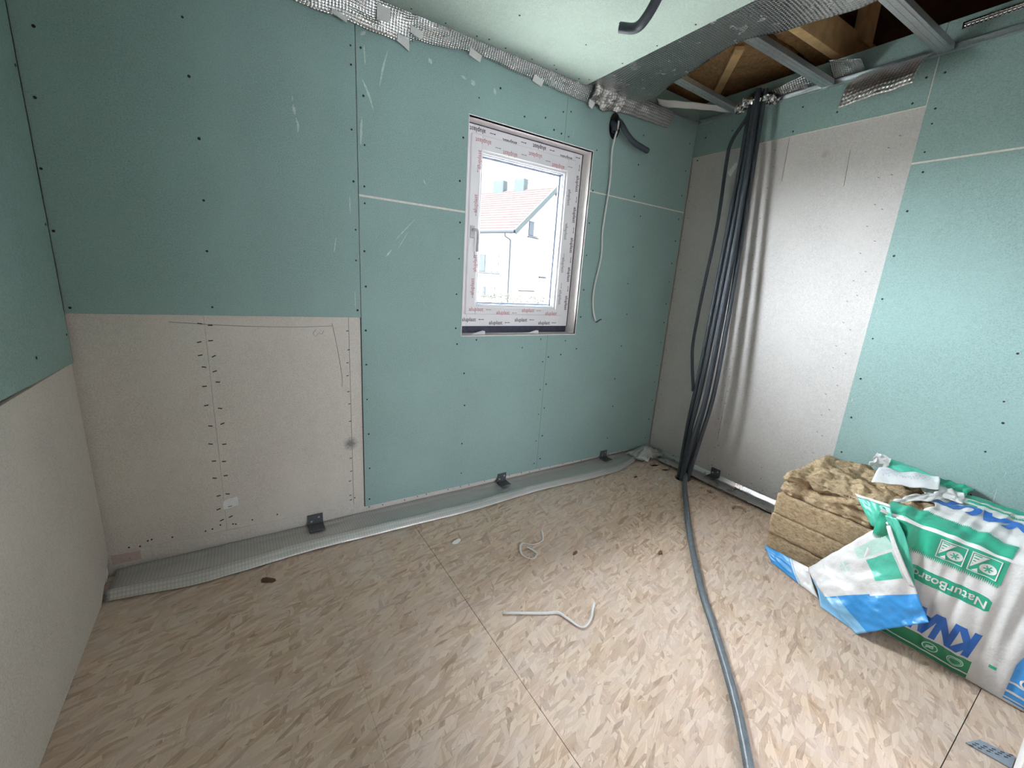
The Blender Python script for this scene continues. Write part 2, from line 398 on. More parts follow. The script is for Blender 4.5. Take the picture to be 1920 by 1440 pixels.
# ------------------------------------------------------------------ walls
TB=.0125                       # board thickness
def board(parent,name,pts,plane,mat,t=TB,edge=None):
    """pts are (a,z) on the wall plane; back: y=const facing -y, right: x facing -x, left: x facing +x"""
    ax,val=plane
    if ax=='y': P=[(a,val,z) for a,z in pts]; n=(0,-1,0)
    elif ax=='-x': P=[(val,a,z) for a,z in pts]; n=(-1,0,0)
    elif ax=='x': P=[(val,a,z) for a,z in pts]; n=(1,0,0)
    elif ax=='z': P=[(a,z,val) for a,z in pts]; n=(0,0,-1)
    mb=MB(); mb.poly(P,n,t); o=mb.build(name,[mat,M_edge] if edge is None else [mat,edge],parent)
    nv=Vector(n)
    for p in o.data.polygons:
        if abs(p.normal.dot(nv))<.5: p.material_index=1
    return o
ZT=2.80
# back wall: a solid layer with the window opening, grey fibre boards on it, green boards over those
WX0,WX1,WZ0,WZ1=1.696,2.602,1.069,2.267
wb=MB()
e=.005; wb.box((-.3,.03,-.16),(WX0-e,.30,ZT)); wb.box((WX1+e,.03,-.16),(W+.3,.30,ZT)); wb.box((WX0-e,.03,-.16),(WX1+e,.30,WZ0-e)); wb.box((WX0-e,.03,WZ1+e),(WX1+e,.30,ZT))
wall_back=wb.build('wall_back',M_grey); tag(wall_back,'back wall clad in green and grey boards around the small window',kind='structure')
P0=('y',TB)
zg=.035
board(wall_back,'fibre_board',[(-.01,.045),(.4345,.04),(.4345,2.79),(-.01,2.79)],P0,M_grey)
board(wall_back,'fibre_board',[(.4355,.04),(1.045,.038),(1.045,2.79),(.4355,2.79)],P0,M_grey)
board(wall_back,'fibre_board',[(1.047,.038),(1.68,.036),(1.68,2.79),(1.047,2.79)],P0,M_grey)
board(wall_back,'fibre_board',[(1.682,.036),(2.62,.03),(2.62,WZ0),(1.682,WZ0)],P0,M_grey)
board(wall_back,'fibre_board',[(1.682,WZ1),(2.62,WZ1),(2.62,2.79),(1.682,2.79)],P0,M_grey)
board(wall_back,'fibre_board',[(2.622,.03),(W+.02,.02),(W+.02,2.79),(2.622,2.79)],P0,M_grey)
board(wall_back,'pink_board_offcut',[(.0,.05),(.42,.046),(.42,.085),(.0,.10)],('y',TB-.002),M_pink,.004)
board(wall_back,'grey_base_strip',[(.10,.048),(1.10,.041),(1.10,.088),(.10,.105)],('y',TB-.003),M_grey,.004)
PG=('y',0.0); JZ1,JZ2,SX=1.771,2.028,2.357
board(wall_back,'green_board',[(0.004,1.178),(1.1055,1.172),(1.1055,2.79),(0.004,2.79)],PG,M_green)
board(wall_back,'green_board',[(1.109,JZ1+.006),(WX0,JZ1+.006),(WX0,WZ1),(SX-.001,WZ1),(SX-.001,2.79),(1.109,2.79)],PG,M_green)
board(wall_back,'green_board',[(1.109,.062),(SX-.001,.052),(SX-.001,WZ0),(WX0,WZ0),(WX0,JZ1-.004),(1.109,JZ1-.004)],PG,M_green)
board(wall_back,'green_board',[(SX+.001,.052),(W-.002,.036),(W-.002,JZ2-.004),(WX1,JZ2-.004),(WX1,WZ0),(SX+.001,WZ0)],PG,M_green)
board(wall_back,'green_board',[(SX+.001,WZ1),(WX1,WZ1),(WX1,JZ2+.004),(W-.002,JZ2+.004),(W-.002,2.79),(SX+.001,2.79)],PG,M_green)
MB().box((1.109,.001,JZ1-.004),(WX0,.011,JZ1+.006)).build('joint_strip',M_edge,wall_back)
MB().box((WX1,.001,JZ2-.004),(W-.002,.011,JZ2+.004)).build('joint_strip',M_edge,wall_back)
MB().box((1.1055,.008,.06),(1.109,.012,2.79)).build('joint_shadow',M_gap,wall_back)
for za,zb in ((.055,WZ0-.006),(WZ1+.004,2.79)): MB().box((SX-.0012,.0003,za),(SX+.0012,.012,zb)).build('joint_shadow',M_gap,wall_back)
# right wall
wall_right=MB().box((W+.03,YF-.2,-.16),(W+.3,.30,ZT)).build('wall_right',M_grey_r); tag(wall_right,'right wall with a pale grey board between green boards',kind='structure')
YS=-1.36; ZB=2.425; ZQ=2.15
PR=('-x',W+TB)
board(wall_right,'fibre_board',[(0.0,.03),(YS-.05,.035),(YS-.05,2.79),(0.0,2.79)],PR,M_grey_r)
board(wall_right,'fibre_board',[(YS-.052,.03),(YF-.1,.03),(YF-.1,2.79),(YS-.052,2.79)],PR,M_grey_r)
PQ=('-x',W)
board(wall_right,'green_board',[(-.001,ZB),(YS+.002,ZB),(YS+.002,2.79),(-.001,2.79)],PQ,M_green)
board(wall_right,'green_board',[(YS-.002,ZQ+.004),(YF-.1,ZQ+.004),(YF-.1,2.79),(YS-.002,2.79)],PQ,M_green)
board(wall_right,'green_board',[(YS-.002,.03),(YF-.1,.03),(YF-.1,ZQ-.005),(YS-.002,ZQ-.005)],PQ,M_green)
MB().box((W+.001,YS-.002,ZQ-.005),(W+.011,YF-.1,ZQ+.004)).build('joint_strip',M_edge,wall_right)
MB().box((W+.001,YS-.002,ZB),(W+.011,YS+.002,2.66)).build('joint_strip',M_edge,wall_right)
# left wall
wall_left=MB().box((-.3,YF-.2,-.16),(-.03,.30,ZT)).build('wall_left',M_grey); tag(wall_left,'left wall, green board above grey board',kind='structure')
board(wall_left,'fibre_board',[(-.21,.004),(YF-.1,.004),(YF-.1,1.0),(-.014,.985),(-.014,.11)],('x',-.001),M_grey)
board(wall_left,'green_board',[(-.012,.986),(YF-.1,1.06),(YF-.1,2.79),(-.012,2.79)],('x',.004),M_green)
MB().box((-.006,-.010,.99),(.002,-.001,2.79)).build('joint_shadow',M_gap,wall_left)
MB().poly([(-.012,-.012,.03),(-.012,-.05,.012),(-.012,-.035,.12),(-.012,-.012,.12)],(1,0,0),.004).build('white_edge_strip',M_paper,wall_left)
# wall behind the camera; its doorway and daylit hall are added to give fill light
DX0,DX1=1.30,2.25
wf=MB(); wf.box((-.3,YF-.12,-.03),(DX0,YF,ZT)); wf.box((DX1,YF-.12,-.03),(W+.3,YF,ZT)); wf.box((DX0,YF-.12,2.08),(DX1,YF,ZT))
wall_front=wf.build('wall_front',M_reveal); tag(wall_front,'pale wall with an added doorway for fill light',kind='structure')
HX0,HX1,HY=.5,3.1,YF-2.2
wh=MB(); wh.box((HX0-.12,HY,-.03),(HX0,YF-.12,2.7)); wh.box((HX1,HY,-.03),(HX1+.12,YF-.12,2.7)); wh.box((HX0-.12,HY-.12,2.5),(HX1+.12,YF-.12,2.7))
wh.box((HX0-.12,HY-.12,-.03),(1.30,HY,2.6)); wh.box((2.35,HY-.12,-.03),(HX1+.12,HY,2.6)); wh.box((1.30,HY-.12,-.03),(2.35,HY,1.10)); wh.box((1.30,HY-.12,1.82),(2.35,HY,2.6))
tag(wh.build('wall_fill_hall',M_reveal),'added hall walls that let in fill light',kind='structure')
tag(MB().box((HX0-.12,HY-.12,-.16),(HX1+.12,YF-.1,-.031)).build('trim_1',M_dark),'slab edge under the added hall',kind='structure')

# screws and staples (a few pixels each): one joined part for each wall
def col_pts(a,z0,z1,step,j=.012):
    out=[]; z=z0
    while z<z1: out.append((a+random.uniform(-j,j),z+random.uniform(-.02,.02))); z+=step
    return out
def screws(parent,pts,plane,r=.0052):
    mb=MB(); ax,val=plane
    for a,z in pts:
        if ax=='y': mb.disc((a,val,z),(0,-1,0),r*random.uniform(.8,1.15))
        elif ax=='-x': mb.disc((val,a,z),(-1,0,0),r*random.uniform(.8,1.15))
        elif ax=='x': mb.disc((val,a,z),(1,0,0),r*random.uniform(.8,1.15))
        else: mb.disc((a,z,val),(0,0,-1),r*random.uniform(.8,1.15))
    return tag(mb.build('screw_heads',M_screw,parent),kind='stuff')
sp=[(.058,2.14),(.012,1.691),(.014,1.48),(.02,1.20),(.03,1.92)]+[(.472,2.304),(.473,2.107),(.485,1.889),(.479,1.654),(.472,1.45),(.47,1.212)]
sp+=[(1.086,2.40),(1.086,2.324),(1.082,2.056),(1.085,1.83),(1.09,1.608),(1.088,1.46),(1.09,1.21)]
sp+=col_pts(1.135,.12,1.72,.2,.006)+col_pts(1.135,1.82,2.5,.2,.006)+col_pts(1.66,1.10,2.3,.21,.01)+[(1.668,1.017),(1.723,.831),(1.735,.62),(1.731,.149),(1.727,.36)]
sp+=col_pts(SX-.025,.1,1.03,.19,.004)+col_pts(SX+.025,.14,1.03,.19,.004)+col_pts(SX-.03,2.31,2.6,.13,.004)+col_pts(SX+.03,2.31,2.6,.12,.004)
sp+=col_pts(2.64,.95,2.3,.22,.008)+col_pts(3.10,.2,2.0,.25,.03)+col_pts(3.05,2.07,2.5,.2,.02)+col_pts(W-.05,.12,2.5,.17,.008)+[(1.75,2.36),(1.88,2.44),(2.05,2.34),(2.2,2.37),(2.27,2.32),(2.52,1.02),(2.49,.92),(1.80,1.04),(2.30,1.035),(2.15,.98)]
screws(wall_back,sp,('y',0.0))
sr=[(-.05,2.4),(-.09,2.55),(-.3,2.55),(-.75,2.58),(-.72,2.45),(-.95,2.50),(-1.30,2.45),(-1.33,2.56),(-1.40,2.40),(-1.40,2.56)]+col_pts(-1.40,.3,2.1,.23,.006)+col_pts(-1.40,2.2,2.4,.15,.005)+col_pts(-1.96,.25,2.1,.25,.02)+[(-1.42,2.10),(-2.2,2.1),(-1.8,2.2),(-2.05,1.2),(-1.98,.9)]
screws(wall_right,sr,('-x',W))
screws(wall_left,[(-.03,1.10),(-.35,1.07),(-.03,1.5),(-.03,2.0)],('x',.004))
mb=MB()
for z in [1.13,1.06,1.0,.93,.86,.75,.66,.56,.47,.40,.30,.235,.17]:
    for dx in (-.022,.022):
        c=Vector((.434+dx+random.uniform(-.006,.006),TB-.001,z+random.uniform(-.012,.012))); a=random.uniform(-.3,.5)
        mb.obox(c,Vector((math.cos(a),0,math.sin(a)))*.0085,(0,.001,0),Vector((-math.sin(a),0,math.cos(a)))*.0022)
for k in range(26): mb.disc((random.uniform(.06,1.08),TB-.001 if k%2 else .0085,[.13,.07][k%2]+random.uniform(-.015,.012)),(0,-1,0),.0038)
for k in range(24): x=1.12+k*.10+random.uniform(-.03,.03); mb.disc((x,TB-.001,.044+random.uniform(-.004,.006)-.004*(x-1)),(0,-1,0),.0036)
for z in [1.10,1.0,.93,.86,.77,.70,.60,.38,.30,.24,.15,.12]: mb.obox((1.035+random.uniform(-.008,.008),TB-.001,z),(.006,0,.001),(0,.001,0),(0,0,.0018))
tag(mb.build('staples',M_screw,wall_back),kind='stuff')
mb=MB()
for y,z0,z1,st in [(-.62,.06,2.4,.11),(-.60,.1,1.2,.13),(-1.24,.3,2.3,.14),(-1.28,.25,2.35,.17),(-.03,.15,2.3,.13),(-.98,.06,.3,.08)]:
    for a,z in col_pts(y,z0,z1,st,.012): mb.obox((W+TB-.001,a,z),(.001,0,0),(0,.0045,.0015),(0,0,.0018))
for k in range(9): mb.disc((W+TB-.001,-.5-k*.085,.075+random.uniform(-.015,.015)),(-1,0,0),.0035)
tag(mb.build('staples',plain('dull_staple_rust',(.20,.17,.15),.7),wall_right),kind='stuff')
# pencil marks on the grey board
tube('pencil_line',[(.31,TB-.0008,1.145),(.55,TB-.0008,1.128),(.80,TB-.0008,1.122),(.99,TB-.0008,1.128)],.0011,M_pencil,wall_back,4,30)
tube('pencil_line',[(.965,TB-.0008,1.14),(.985,TB-.0008,1.02),(1.005,TB-.0008,.86),(1.003,TB-.0008,.80)],.0013,M_pencil,wall_back,4,30)
tube('pencil_line',[(.89,TB-.0008,1.11),(.875,TB-.0008,1.09),(.885,TB-.0008,1.075),(.90,TB-.0008,1.09),(.915,TB-.0008,1.085),(.925,TB-.0008,1.105)],.0009,M_pencil,wall_back,4,30)
tube('pencil_line',[(W+TB-.0008,-.70,2.42),(W+TB-.0008,-.705,2.16)],.0011,M_pencil,wall_right,4,10)
tube('pencil_line',[(W+TB-.0008,-1.06,2.28),(W+TB-.0008,-1.07,2.06)],.0011,M_pencil,wall_right,4,10)
tube('pencil_line',[(W+TB-.0008,-.61,.85),(W+TB-.0008,-.615,.25)],.0009,M_pencil,wall_right,4,10)
# chalky scrape marks on the green boards
M_scr=plain('plaster_scrape',(.50,.60,.56),.85,var=.2,scale=80)
def scrape(pts,w):
    """narrow ragged smear lying on the board"""
    path=spline(pts,16); L=[];R=[]
    for k,p in enumerate(path):
        t=k/16; ww=w*(.25+math.sin(math.pi*t))*(.6+.5*random.random())
        d=(path[min(k+1,16)]-path[max(k-1,0)]).normalized(); s_=d.cross(Vector((0,1,0)))
        L.append(p+s_*ww); R.append(p-s_*ww)
    n=len(L); pyd('scrape_mark',L+R,[(i,i+1,n+i+1,n+i) for i in range(n-1)],M_scr,wall_back)
for pts,w in [([(.836,-.001,2.135),(.836,-.001,2.11)],.002),([(.838,-.001,2.10),(.842,-.001,2.06)],.006),([(.846,-.001,2.05),(.853,-.001,2.02),(.850,-.001,1.99)],.004),
    ([(.996,-.001,1.56),(.985,-.001,1.49)],.003),([(1.065,-.001,1.76),(1.066,-.001,1.68)],.003),([(1.08,-.001,1.31),(1.079,-.001,1.22)],.002),
    ([(1.135,-.001,2.28),(1.165,-.001,2.22),(1.185,-.001,2.16)],.005),([(1.13,-.001,2.12),(1.122,-.001,2.0)],.005),([(1.145,-.001,2.42),(1.15,-.001,2.34)],.003),
    ([(1.255,-.001,2.43),(1.232,-.001,2.35),(1.215,-.001,2.27)],.004),([(1.13,-.001,2.455),(1.155,-.001,2.475)],.006),([(1.7,-.001,2.43),(1.72,-.001,2.41)],.011),([(1.64,-.001,2.435),(1.67,-.001,2.425)],.006),
    ([(1.84,-.001,2.43),(1.85,-.001,2.40)],.008),([(1.46,-.001,2.46),(1.475,-.001,2.44)],.010),([(1.40,-.001,1.70),(1.29,-.001,1.58)],.002),([(1.36,-.001,1.63),(1.30,-.001,1.53)],.0016),([(1.44,-.001,1.90),(1.455,-.001,1.875)],.003),([(1.27,-.001,1.53),(1.24,-.001,1.49)],.004)]:
    scrape(pts,w)

# ------------------------------------------------------------------ ceiling and attic
CZ=2.592; CXE=2.447
ceiling=MB().box((-.3,YF-.12,ZT),(W+.3,.30,ZT+.001)).build('ceiling',M_dark)
bpy.data.objects.remove(ceiling)
ceiling=empty('ceiling',(1.2,-1.2,CZ)); tag(ceiling,'ceiling of green boards, left open at the right side',kind='structure')
def cboard(x0,y0,x1,y1):
    o=board(None,'green_board',[(x0,y0),(x1,y0),(x1,y1),(x0,y1)],('z',CZ),M_ceil); o.parent=ceiling; o.matrix_parent_inverse=ceiling.matrix_world.inverted()
    o.matrix_parent_inverse=Matrix.Translation((-1.2,1.2,-CZ)); return o
cboard(.006,-.058,1.23,YF+.003); cboard(1.2305,-.055,CXE,YF+.003)
o=screws(None,[(x+random.uniform(-.01,.01),-.12-k*.24+random.uniform(-.02,.02)) for x in (.6,1.2,1.26,1.75,2.15,CXE-.03) for k in range(9)]+[(1.0+k*.17,-.085) for k in range(9)],('z',CZ),.0045)
o.parent=ceiling; o.matrix_parent_inverse=Matrix.Translation((-1.2,1.2,-CZ))
# attic shell: dark boarded roof over the room (a closed loft)
AT=empty('roof',(1.8,-1.1,3.9)); tag(AT,'dark boarded roof over the open loft',kind='structure')
def at(o): o.parent=AT; o.matrix_parent_inverse=Matrix.Translation((-1.8,1.1,-3.9)); return o
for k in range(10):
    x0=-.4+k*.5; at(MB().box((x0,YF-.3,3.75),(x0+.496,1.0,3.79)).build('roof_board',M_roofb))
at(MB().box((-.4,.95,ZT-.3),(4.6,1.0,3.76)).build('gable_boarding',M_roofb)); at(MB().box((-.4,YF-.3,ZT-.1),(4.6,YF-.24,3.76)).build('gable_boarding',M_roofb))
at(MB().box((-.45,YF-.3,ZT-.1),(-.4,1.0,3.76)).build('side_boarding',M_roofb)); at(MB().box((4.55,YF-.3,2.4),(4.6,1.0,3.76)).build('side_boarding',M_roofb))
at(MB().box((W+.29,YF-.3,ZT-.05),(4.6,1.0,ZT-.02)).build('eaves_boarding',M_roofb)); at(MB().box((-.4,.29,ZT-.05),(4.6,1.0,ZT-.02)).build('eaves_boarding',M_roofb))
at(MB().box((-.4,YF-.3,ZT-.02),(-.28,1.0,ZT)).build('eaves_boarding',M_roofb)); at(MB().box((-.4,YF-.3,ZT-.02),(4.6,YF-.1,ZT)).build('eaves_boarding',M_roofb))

# attic wool: a rough slab over the corner
def rough_slab(name,x0,x1,y0,y1,z0,z1,mat,amp=.012,fr=9,res=.02,parent=None,torn=0):
    bm=bmesh.new(); bmesh.ops.create_cube(bm,size=1)
    for v in bm.verts: v.co=Vector((lerp(x0,x1,v.co.x+.5),lerp(y0,y1,v.co.y+.5),lerp(z0,z1,v.co.z+.5)))
    for _ in range(9):
        ed=[e for e in bm.edges if e.calc_length()>res]
        if not ed: break
        bmesh.ops.subdivide_edges(bm,edges=ed,cuts=1,use_grid_fill=True)
    bm.normal_update()
    off={}
    for v in bm.verts:
        p=v.co; n=v.normal
        d=noise.fractal(Vector((p.x*fr,p.y*fr,p.z*fr*2.2)),.9,2.1,5)*amp+noise.noise(Vector((p.x*2,p.y*2,p.z*3)))*amp*1.2
        if torn: d-=max(0,noise.noise(Vector((p.x*5+3,p.y*5,p.z*9)))-.05)*torn
        edge=sum(1 for a,lo,hi in ((p.x,x0,x1),(p.y,y0,y1),(p.z,z0,z1)) if min(a-lo,hi-a)<.004)
        if edge>=2: d-=amp*.5
        off[v]=n*d
    for v,d in off.items(): v.co+=d
    bmesh.ops.recalc_face_normals(bm,faces=bm.faces[:])
    me=bpy.data.meshes.new(name); bm.to_mesh(me); bm.free()
    return link(name,me,mat,parent,True)
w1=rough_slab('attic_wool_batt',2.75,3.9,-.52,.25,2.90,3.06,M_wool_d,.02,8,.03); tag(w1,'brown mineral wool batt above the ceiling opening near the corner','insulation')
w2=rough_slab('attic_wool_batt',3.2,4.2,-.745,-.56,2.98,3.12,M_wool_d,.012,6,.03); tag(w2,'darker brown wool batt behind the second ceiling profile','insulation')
def timber(label,p,q,w,h,up=(0,0,1)):
    o=MB().bar(p,q,w,h,up).build('roof_timber',M_wood,bevel=.002); tag(o,label,'timber'); return o
timber('narrow pale lath slanting across the brown wool',(3.70,-.07,2.872),(3.25,-.50,2.872),.055,.022)
timber('deep truss beam running behind the middle ceiling profiles',(2.3,-.80,2.905),(4.4,-.80,2.99),.055,.17)
timber('upright truss web rising from the deep beam',(4.06,-.815,3.02),(4.04,-.815,3.75),.05,.18,(1,0,0))
timber('dark rafter high in the loft at the upper right',(2.4,-1.55,3.45),(4.4,-1.55,3.0),.06,.18)

# ceiling profiles and wall channels
def channel(name,p,q,w=.06,h=.027,t=.0016,up=(0,0,1)):
    p,q=Vector(p),Vector(q); d=(q-p).normalized(); r=d.cross(Vector(up)).normalized(); u=r.cross(d)
    mb=MB(); c=(p+q)/2; L=(q-p).length/2
    mb.obox(c,d*L,r*w/2,u*t/2)
    for s in (-1,1):
        mb.obox(c+r*s*(w/2)+u*h/2,d*L,r*t/2,u*h/2)
        mb.obox(c+r*s*(w/2-.005)+u*h,d*L,r*.005,u*t/2)
        mb.obox(c+r*s*.012-u*.0014,d*L,r*.003,u*.001)
    return mb.build(name,M_zinc)
tag(channel('ceiling_profile',(2.30,-.425,2.613),(3.60,-.335,2.648)),'galvanised ceiling profile nearest the window wall','metal profile','ceiling profiles')
tag(channel('ceiling_profile',(2.30,-.875,2.613),(3.60,-.880,2.648)),'galvanised ceiling profile in the middle, beside the crumpled foil','metal profile','ceiling profiles')
tag(channel('ceiling_profile',(2.30,-1.355,2.613),(3.60,-1.385,2.648)),'galvanised ceiling profile nearest the camera at the upper right','metal profile','ceiling profiles')
def uchan(a,b,n):
    a,b,n=Vector(a),Vector(b),Vector(n); mb=MB(); c=(a+b)/2; d=(b-a)/2
    mb.obox(c+n*.001,d,n*.0008,Vector((0,0,.014)))
    mb.obox(c+n*.014-Vector((0,0,.013)),d,n*.014,Vector((0,0,.0008)))
    mb.obox(c+n*.014+Vector((0,0,.013)),d,n*.014,Vector((0,0,.0008)))
    return mb.build('wall_channel',M_zinc)
tag(uchan((W-.002,-.03,2.66),(W-.002,YF,2.655),(-1,0,0)),'galvanised wall channel along the top of the right wall','metal channel')
tag(uchan((2.6,-.002,2.64),(W-.03,-.002,2.668),(0,-1,0)),'galvanised wall channel along the top of the window wall','metal channel')

# foil under the profiles
edge_tab=[(-2.4,2.80),(-1.35,2.83),(-1.10,2.755),(-.86,2.725),(-.43,2.82),(-.19,2.885),(0,2.93)]
def f_band(u,v):
    y=lerp(-.012,YF+.01,v); x=lerp(2.36,interp(edge_tab,y),u)
    z=2.607+.006*math.sin(y*7)+.008*nz(x*4,y*3,1)*u-.010*max(0,math.sin((y+.36)*6))*u+ .03*u*u*max(0,y+.30)
    return (x,y,z)
tag(sheet('vapour_foil',f_band,24,110,.4,2.35,M_foil),'shiny reinforced foil band beside the green ceiling board','foil')
low_tab=[(0.0,2.50),(.6,2.49),(.84,2.487),(1.016,2.488),(1.20,2.482),(1.341,2.479),(1.40,2.515),(1.745,2.552),(2.133,2.536),(2.46,2.522),(2.6,2.52)]
def f_strip(u,v):
    x=lerp(.02,2.58,u); zl=interp(low_tab,x)
    if v<.35:
        t=v/.35; y=lerp(-.20,-.05,t); z=2.6075
    else:
        t=(v-.35)/.65; a=t*math.pi/2
        y=lerp(-.05,-.006,min(1,t*1.6)); z=lerp(2.606,zl,t**1.1); y-=.020*math.sin(math.pi*t)*(1+.7*nz(x*3,t*2,4))
    z+=.006*nz(x*9,v*3,2)*(v>.35); y-=abs(.010*nz(x*6,v*4,7))*(v>.35)
    return (x,y,z)
tag(sheet('vapour_foil',f_strip,150,18,2.56,.3,M_foil),'reinforced foil strip taped along the top of the window wall','foil')
def f_corner(u,v):
    x=lerp(2.50,2.76,u); z=lerp(2.625,2.515+.01*math.sin(u*9),v)
    y=-.018-.05*math.sin(math.pi*v)*(.5+.5*math.sin(u*13))-.03*abs(nz(u*5,v*3,3))-.05*(1-v)
    return (x,y,z+.012*nz(u*7,v*5,9))
tag(sheet('foil_flap',f_corner,40,24,.26,.13,M_foil_m),'crumpled pale foil flap at the ceiling corner over the cable hole','foil')
def f_left(u,v):
    x=lerp(2.70,3.27,u); z=lerp(2.640,lerp(2.535,2.552,u),v)
    y=-.012-.055*(1-v)**1.5-.035*math.sin(math.pi*v)*(1-.4*u)-.008*nz(u*8,v*3,5)
    return (x,y,z+.004*nz(u*11,v*5))
tag(sheet('foil_flap',f_left,60,18,.58,.12,M_foil_m),'matt foil flap hanging along the window wall near the corner','foil')
def f_right(u,v):
    y=lerp(-1.04,-1.345,u)+lerp(.055,0,u)*-v*(-1)*0+v*.04*(1-u)
    a=v*1.9
    x=W-.035-.10*math.sin(min(a,1.57))-.02*v; z=2.655-.17*v+.02*math.sin(a*1.5)
    x+=.012*nz(u*3,v*3,1)
    return (x,y-.03*v*(u-.5)*-1,z-.025*v*(1-u)+.006*nz(u*5,v*2,8))
tag(sheet('foil_flap',f_right,40,26,.31,.2,M_foil_m),'curled foil flap hanging from the right wall channel','foil')
def f_up(u,v):
    y=lerp(-.43,-.84,u); x=W-.008-.10*(1-v)*(.35+.65*u); z=2.672+.055*(1-v)*(.4+.6*u)
    return (x,y,z+.005*nz(u*9,v*4))
tag(sheet('foil_flap',f_up,36,10,.42,.1,M_foil),'bright foil tongue above the channel behind the conduits','foil')
def f_knot(u,v):
    p=Vector((lerp(3.50,3.615,v),lerp(-.36,-.60,u),2.648+.02*math.sin(u*math.pi)))
    q=Vector((u*6,v*5,1.3)); p+=Vector((noise.noise(q)*.03,noise.noise(q+Vector((9,0,0)))*.03,noise.noise(q*1.6+Vector((0,7,0)))*.045)); return p
tag(sheet('foil_scrap',f_knot,46,24,.26,.12,M_crump,smooth=False),'crumpled foil bunched around the top of the conduits','foil')
def f_wht(a,b,c,d,seed):
    def fn(u,v):
        p=vl(vl(a,b,u),vl(d,c,u),v); return p+Vector((0,0,.006*nz(u*5+seed,v*3)))
    return fn
tag(sheet('foil_scrap',f_wht((3.10,-.04,2.69),(3.58,-.30,2.69),(3.60,-.28,2.665),(3.16,-.02,2.662),1),24,5,.5,.04,M_paper),'white foil backing edge in the ceiling corner','foil')
tag(sheet('foil_scrap',f_wht((W-.02,-.62,2.69),(W-.02,-.86,2.69),(W-.012,-.86,2.668),(W-.012,-.62,2.668),3),20,4,.25,.03,M_paper),'white foil edge on the right wall channel','foil')
tag(sheet('foil_scrap',f_wht((3.50,-.90,2.745),(3.50,-1.06,2.70),(W-.01,-1.06,2.675),(W-.01,-.90,2.675),6),20,10,.2,.15,M_foil),'small foil piece above the right wall channel','foil')
tag(sheet('foil_scrap',f_wht((W-.010,-1.42,2.762),(W-.010,YF,2.775),(W-.003,YF,2.755),(W-.003,-1.42,2.735),8),60,5,.9,.04,M_foil),'crinkled foil edge high on the right wall','foil')
# paper tape patches
def patch(pts,label,t=.0008,cat='tape',name='tape_patch',mat=None,grp=None):
    P=[Vector(p) for p in pts]; n=(P[1]-P[0]).cross(P[2]-P[0]).normalized()
    o=MB().poly(P,n,t).build(name,mat or M_tape); tag(o,label,cat,grp); return o
YT=-.030
G='paper tape patches on the foil'
patch([(1.005,YT,2.505),(1.068,YT,2.492),(1.066,YT,2.468),(1.055,YT,2.472),(1.004,YT,2.487)],'tilted white tape patch left of the first wall seam',grp=G)
patch([(1.193,-.052,2.612),(1.253,-.052,2.612),(1.252,-.044,2.528),(1.195,-.040,2.520)],'large upright white tape patch joining foil and ceiling',grp=G)
patch([(1.295,YT,2.503),(1.350,YT,2.497),(1.356,-.012,2.452),(1.330,-.012,2.466),(1.297,-.014,2.478)],'torn white tape patch hanging lowest under the foil',grp=G)
patch([(1.352,-.045,2.550),(1.408,-.045,2.540),(1.408,-.038,2.510),(1.385,-.038,2.512),(1.352,-.038,2.522)],'white tape patch just right of the torn one',grp=G)
patch([(1.672,-.03,2.562),(1.742,-.03,2.545),(1.742,-.010,2.520),(1.676,-.010,2.536)],'white tape patch above the left edge of the window',grp=G)
patch([(2.080,-.03,2.555),(2.148,-.03,2.540),(2.147,-.010,2.515),(2.081,-.010,2.528)],'white tape patch above the middle of the window',grp=G)
patch([(2.485,-.05,2.530),(2.535,-.05,2.520),(2.530,-.03,2.490),(2.50,-.03,2.50)],'white tape patch under the crumpled corner foil',grp=G)

# ------------------------------------------------------------------ window
win=empty('window_1',(2.15,.05,WZ0)); tag(win,'small white plastic window still covered in printed film',kind='structure')
WI=Matrix.Translation((-2.15,-.05,-WZ0))
def wp(o,par=None):
    if par is None: o.parent=win; o.matrix_parent_inverse=WI
    else: o.parent=par
    return o
D=.098
wp(MB().box((WX0-.004,-.002,WZ0-.004),(WX0,.2,WZ1+.004)).build('reveal_board',M_reveal)); wp(MB().box((WX1,-.002,WZ0-.004),(WX1+.004,.2,WZ1+.004)).build('reveal_board',M_reveal))
wp(MB().box((WX0,-.002,WZ1),(WX1,.2,WZ1+.004)).build('reveal_board',M_reveal)); wp(MB().box((WX0,-.003,WZ0-.006),(WX1,.2,WZ0)).build('reveal_board',M_reveal))
wp(MB().box((WX0,D+.012,WZ0),(WX1,D+.07,WZ0+.045)).build('sill_profile',M_sillp))
def ring(x0,x1,z0,z1,wl,wr,wb_,wt,y0,y1):
    mb=MB(); mb.box((x0,y0,z0),(x0+wl,y1,z1)); mb.box((x1-wr,y0,z0),(x1,y1,z1)); mb.box((x0+wl,y0,z0),(x1-wr,y1,z0+wb_)); mb.box((x0+wl,y0,z1-wt),(x1-wr,y1,z1)); return mb
FZ0=WZ0+.043
frame=wp(ring(WX0+.002,WX1-.002,FZ0,WZ1-.002,.075,.075,.085,.075,D,D+.08).build('outer_frame',M_pvc,bevel=.002))
sx0,sx1,sz0,sz1=1.757,2.533,1.190,2.213
sash=wp(ring(sx0,sx1,sz0,sz1,.066,.068,.048,.080,D-.020,D+.05).build('sash',M_pvc,bevel=.004))
bx0,bx1,bz0,bz1=sx0+.066,sx1-.068,sz0+.048,sz1-.080
wp(ring(bx0,bx1,bz0,bz1,.014,.014,.014,.014,D-.010,D+.045).build('glazing_bead',M_bead,bevel=.002),sash)
wp(ring(bx0+.014,bx1-.014,bz0+.014,bz1-.014,.004,.004,.004,.004,D+.0,D+.04).build('gasket',M_seal),sash)
